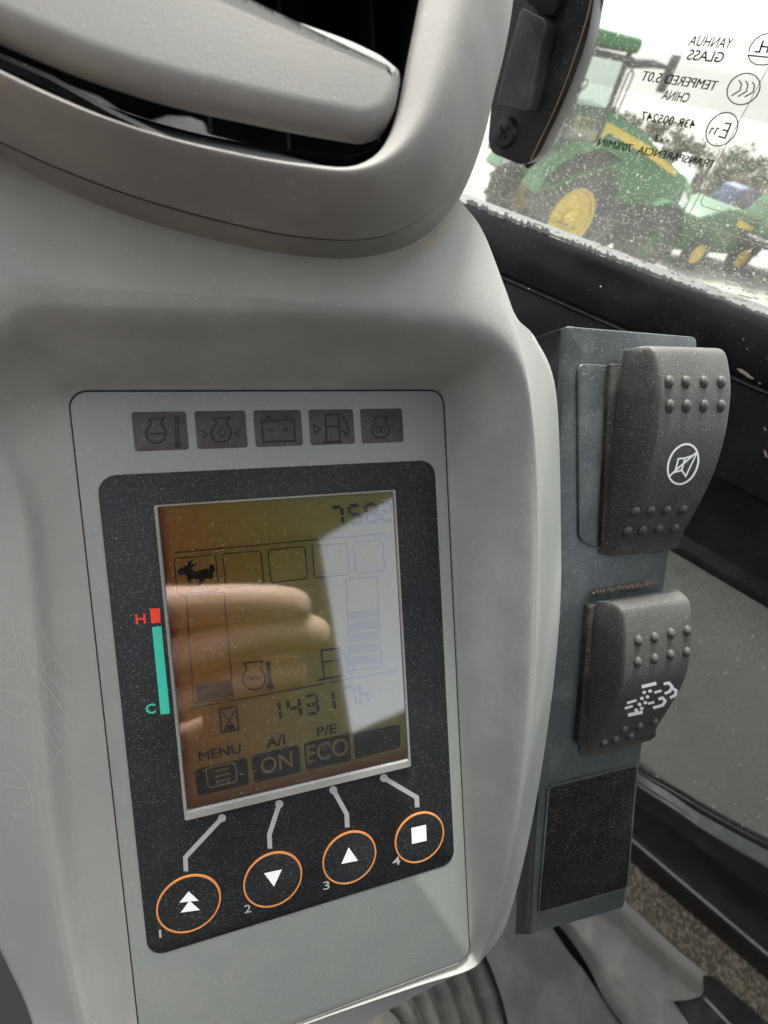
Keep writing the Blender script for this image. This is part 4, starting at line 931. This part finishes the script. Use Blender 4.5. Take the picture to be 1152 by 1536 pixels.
for y in (.40, -.82):
    mb = MB(); rows = []
    for q, zz in ((.80, 0), (.86, 0)): pass
    A1 = [T(-.78 * math.cos(a) if 0 else .86 * math.cos(a), y, .70 + .86 * math.sin(a)) for a in np.linspace(rad(62), rad(158), 10)]; A2 = [p + T.y * .42 for p in A1]
    mb.loft([A1, A2, [p - EZ * .03 for p in A2], [p - EZ * .03 for p in A1]], True); mb.build('rear_fender', PNT['g'], tractor)
for y in (.42, -.68):
    A1 = [T(1.72 + .58 * math.cos(a), y, .48 + .58 * math.sin(a)) for a in np.linspace(rad(-20), rad(120), 10)]; A2 = [p + T.y * .26 for p in A1]
    mb = MB(); mb.loft([A1, A2, [p - EZ * .02 for p in A2], [p - EZ * .02 for p in A1]], True); mb.build('front_fender', PNT['g'], tractor)
for x in (-.95, .10):
    for y in (.50, -.50): MB().tube([T(x, y, 1.2), T(x + (.06 if x < 0 else -.02), y * .92, 2.38)], .035, 8).build('cab_pillar', PNT['d'], tractor)
MB().tube([T(-.45, .50, 1.2), T(-.45, .46, 2.42)], .028, 8).build('cab_pillar', PNT['d'], tractor)
MB().prism([T(-1.2, -.58, 2.38), T(.16, -.55, 2.38), T(.22, 0, 2.38), T(.16, .55, 2.38), T(-1.2, .58, 2.38)], EZ * .13).build('cab_roof', PNT['g'], tractor, bevel=.05, seg=3)
MB().box(T(-1.14, -.52, 2.30), T.x * 1.28, T.y * 1.04, EZ * .055).build('roof_lining', PNT['d'], tractor, bevel=.01)
for y in (.49, -.49): MB().prism([T(-.93, y, 1.25), T(.08, y, 1.25), T(.06, y * .93, 2.34), T(-.88, y * .93, 2.34)], T.y * .01).build('cab_window', PNT['v'], tractor, smooth=False)
MB().prism([T(-.8, -.25, 1.15), T(-.45, -.25, 1.15), T(-.45, .25, 1.15), T(-.8, .25, 1.15)], EZ * .12).build('seat', PNT['d'], tractor, bevel=.03)
MB().box(T(-.85, -.24, 1.3), T.x * .12, T.y * .48, EZ * .55).build('seat_back', PNT['s'], tractor, bevel=.04)
mb = MB(); mb.lathe(T(-.22, .0, 1.98), EZ * .8 - T.x * .6, [(.17, 0), (.18, .015), (.19, 0), (.18, -.015), (.17, 0)], 24); mb.tube([T(-.05, 0, 1.5), T(-.22, 0, 1.98)], .02, 6); mb.build('steering_wheel', PNT['d'], tractor)
MB().tube([T(.10, .48, 2.30), T(.45, .48, 2.34), T(.72, .48, 2.34)], [.045, .04, .015], 8).build('mirror_arm', PNT['d'], tractor)
MB().box(T(.70, .44, 2.12), T.x * .06, T.y * .14, EZ * .34).build('mirror', PNT['d'], tractor, bevel=.02)
MB().tube([T(.18, .46, 1.85), T(.18, .46, 2.22), T(.21, .46, 2.26), T(.26, .46, 2.22), T(.26, .46, 1.85)], .012, 6).build('grab_rail', PNT['d'], tractor)
# mower deck / low green machine behind
P1 = C3(11.3, .95, 0); F1 = Fr(P1, hx, hy)
mow = thing('low_green_machine', 'low green machine on small yellow wheels behind the tractor nose', 'farm machine', P1)
mb = MB(); mb.prism([F1(-.9, .5, .28), F1(1.1, .5, .28), F1(1.25, .5, .55), F1(.9, .5, .85), F1(-.2, .5, .98), F1(-.8, .5, .80)], -F1.y * .9); mb.build('machine_body', PNT['gd'], mow, bevel=.04)
mb = MB(); mb.prism([F1(.1, .51, .74), F1(.9, .51, .64), F1(.9, .51, .68), F1(.1, .51, .84)], F1.y * .01); mb.build('body_stripe', PNT['y'], mow, smooth=False)
for x in (-.45, .72):
    for y in (.52, -.45): wheel(F1, x, y, .27, .15, .16, mow, lugs=12)
P2 = C3(12.3, -.30, 0); F2 = Fr(P2, hx, hy)
tra = thing('trailer', 'dark steel trailer with a pale-rimmed wheel at the right of the yard', 'trailer', P2)
wheel(F2, 0, .5, .38, .24, .2, tra, rm='t', lugs=14); wheel(F2, 0, -.5, .38, .24, .2, tra, rm='t', lugs=14)
mb = MB(); mb.box(F2(-1.2, -.6, .55), F2.x * 2.6, F2.y * 1.2, EZ * .12); mb.build('trailer_bed', PNT['d'], tra, bevel=.02)
mb = MB(); mb.prism([F2(-1.0, -.4, .67), F2(1.2, -.4, .67), F2(1.0, -.4, 1.25), F2(-.6, -.4, 1.35)], F2.y * .8); mb.build('trailer_load', PNT['gd'], tra, bevel=.05)
P3 = C3(19.5, 1.15, gz(19.5)); F3 = Fr(P3, hx, hy)
blu = thing('blue_machine', 'small blue machine half hidden behind the low green machine', 'farm machine', P3)
mb = MB(); mb.prism([F3(-.7, .4, .5), F3(.2, .4, .5), F3(.2, .4, .85), F3(-.2, .4, .98), F3(-.6, .4, .95)], -F3.y * .8); mb.build('machine_body', PNT['b'], blu, bevel=.05)
for x in (-.5, .55):
    for y in (.42, -.42): wheel(F3, x, y, .35, .18, .18, blu, rm='w', lugs=12)
for k, (r, f, h_, lb) in enumerate(((16.5, 3.55, 1.0, 'left one of two white bulk bags behind the tractor hood'), (17.2, 2.85, .95, 'right one of two white bulk bags behind the tractor hood'))):
    b0 = C3(r, f, gz(math.hypot(r, f))); bgt = thing('bulk_bag', lb, 'bag', b0, 'white bulk bags behind the tractor'); fb = Fr(b0, ER, EF)
    rows = [[fb(math.cos(a) * w_ * (1 + .06 * math.sin(3 * a + k)), math.sin(a) * w_ * (1 + .05 * math.cos(2 * a)), z) for a in np.linspace(0, 2 * math.pi, 20, endpoint=False)] for w_, z in ((.42, .01), (.50, .25), (.52, .6), (.46, h_), (.2, h_ + .12), (.1, h_ + .3), (.14, h_ + .36))]
    mb = MB(); mb.loft(rows, True, True, True); mb.build('bag_body', PNT['w'], bgt)
    mb = MB(); mb.tube([fb(-.3, 0, h_ - .02), fb(-.15, 0, h_ + .3), fb(.15, 0, h_ + .3), fb(.3, 0, h_ - .02)], .02, 6); mb.build('lifting_strap', PNT['t'], bgt)
# trees
LF = []
for nm, c in (('dark green leaves', (.045, .085, .035, 1)), ('olive leaves', (.075, .10, .045, 1)), ('dry grey-green leaves', (.12, .13, .08, 1))):
    n = N(nm); k_ = n.mix(n.ramp(n.noise(2.5, 3), .35, .65), tuple(v * .8 for v in c[:3]) + (1,), tuple(v * .45 for v in c[:3]) + (1,)); LF.append(n.end(n.bsdf(k_, .7, spec=.2).outputs[0]))
BARK = flat('bark', (.10, .08, .06, 1), .9)
tl = ['tallest dark tree at the right edge of the yard view', 'rounded green tree left of the tall dark tree', 'olive bush just right of the tractor nose', 'thin grey-green tree behind the bulk bags', 'small olive tree behind the tractor hood', 'dark bushy tree farthest right beyond the trailer', 'dry bush between the bulk bags and the olive bush', 'low dark bush right behind the blue machine', 'low green bush left of the blue machine']
for k, (D, t, sl_, w_, m_) in enumerate(((30, -.02, .030, 2.4, 0), (28, .055, .036, 2.0, 0), (27, .125, .040, 1.8, 1), (25, .235, .030, 1.3, 2), (26, .30, .028, 1.4, 1), (31, -.11, .026, 2.5, 0), (24, .18, .044, 1.2, 2), (21, .025, .050, 1.7, 0), (22, .085, .060, 1.4, 1))):
    r = D / math.hypot(1, t); b0 = C3(r, r * t, gz(D)); H = 2.2 - sl_ * D - gz(D); tr = thing('tree', tl[k], 'tree', b0, 'trees beyond the yard'); rnd = random.Random(k)
    mb = MB(); mb.tube([b0, b0 + EZ * H * .4 + ER * .05, b0 + EZ * H * .75], [.12, .09, .03], 7)
    lim = []
    for j in range(6):
        a = j * 1.05 + rnd.random(); e = b0 + np.array([math.cos(a) * w_ * .5, math.sin(a) * w_ * .5, H * rnd.uniform(.5, .85)]); mb.tube([b0 + EZ * H * .3, e], [.05, .015], 5); lim.append(e)
    mb.build('trunk', BARK, tr)
    mb = MB(); cl = [b0 + np.array([rnd.gauss(0, w_ * .38), rnd.gauss(0, w_ * .38), H * rnd.uniform(.25, .88)]) for _ in range(26)]
    for c in cl:
        rr0 = rnd.uniform(.25, .5) * w_ * .5
        for _ in range(70):
            v = np.array([rnd.gauss(0, 1) for _ in range(3)]); v /= np.linalg.norm(v); p = c + v * rr0 * rnd.random() ** .4
            if p[2] > b0[2] + H: p[2] = b0[2] + H - rnd.random() * .2
            a1 = np.array([rnd.gauss(0, 1) for _ in range(3)]); a1 /= np.linalg.norm(a1); a2 = np.cross(a1, v); s = rnd.uniform(.05, .10)
            mb.add([p - a1 * s, p + a2 * s * .6, p + a1 * s, p - a2 * s * .6], [(0, 1, 2, 3)])
    mb.build('crown', LF[m_], tr, smooth=False)
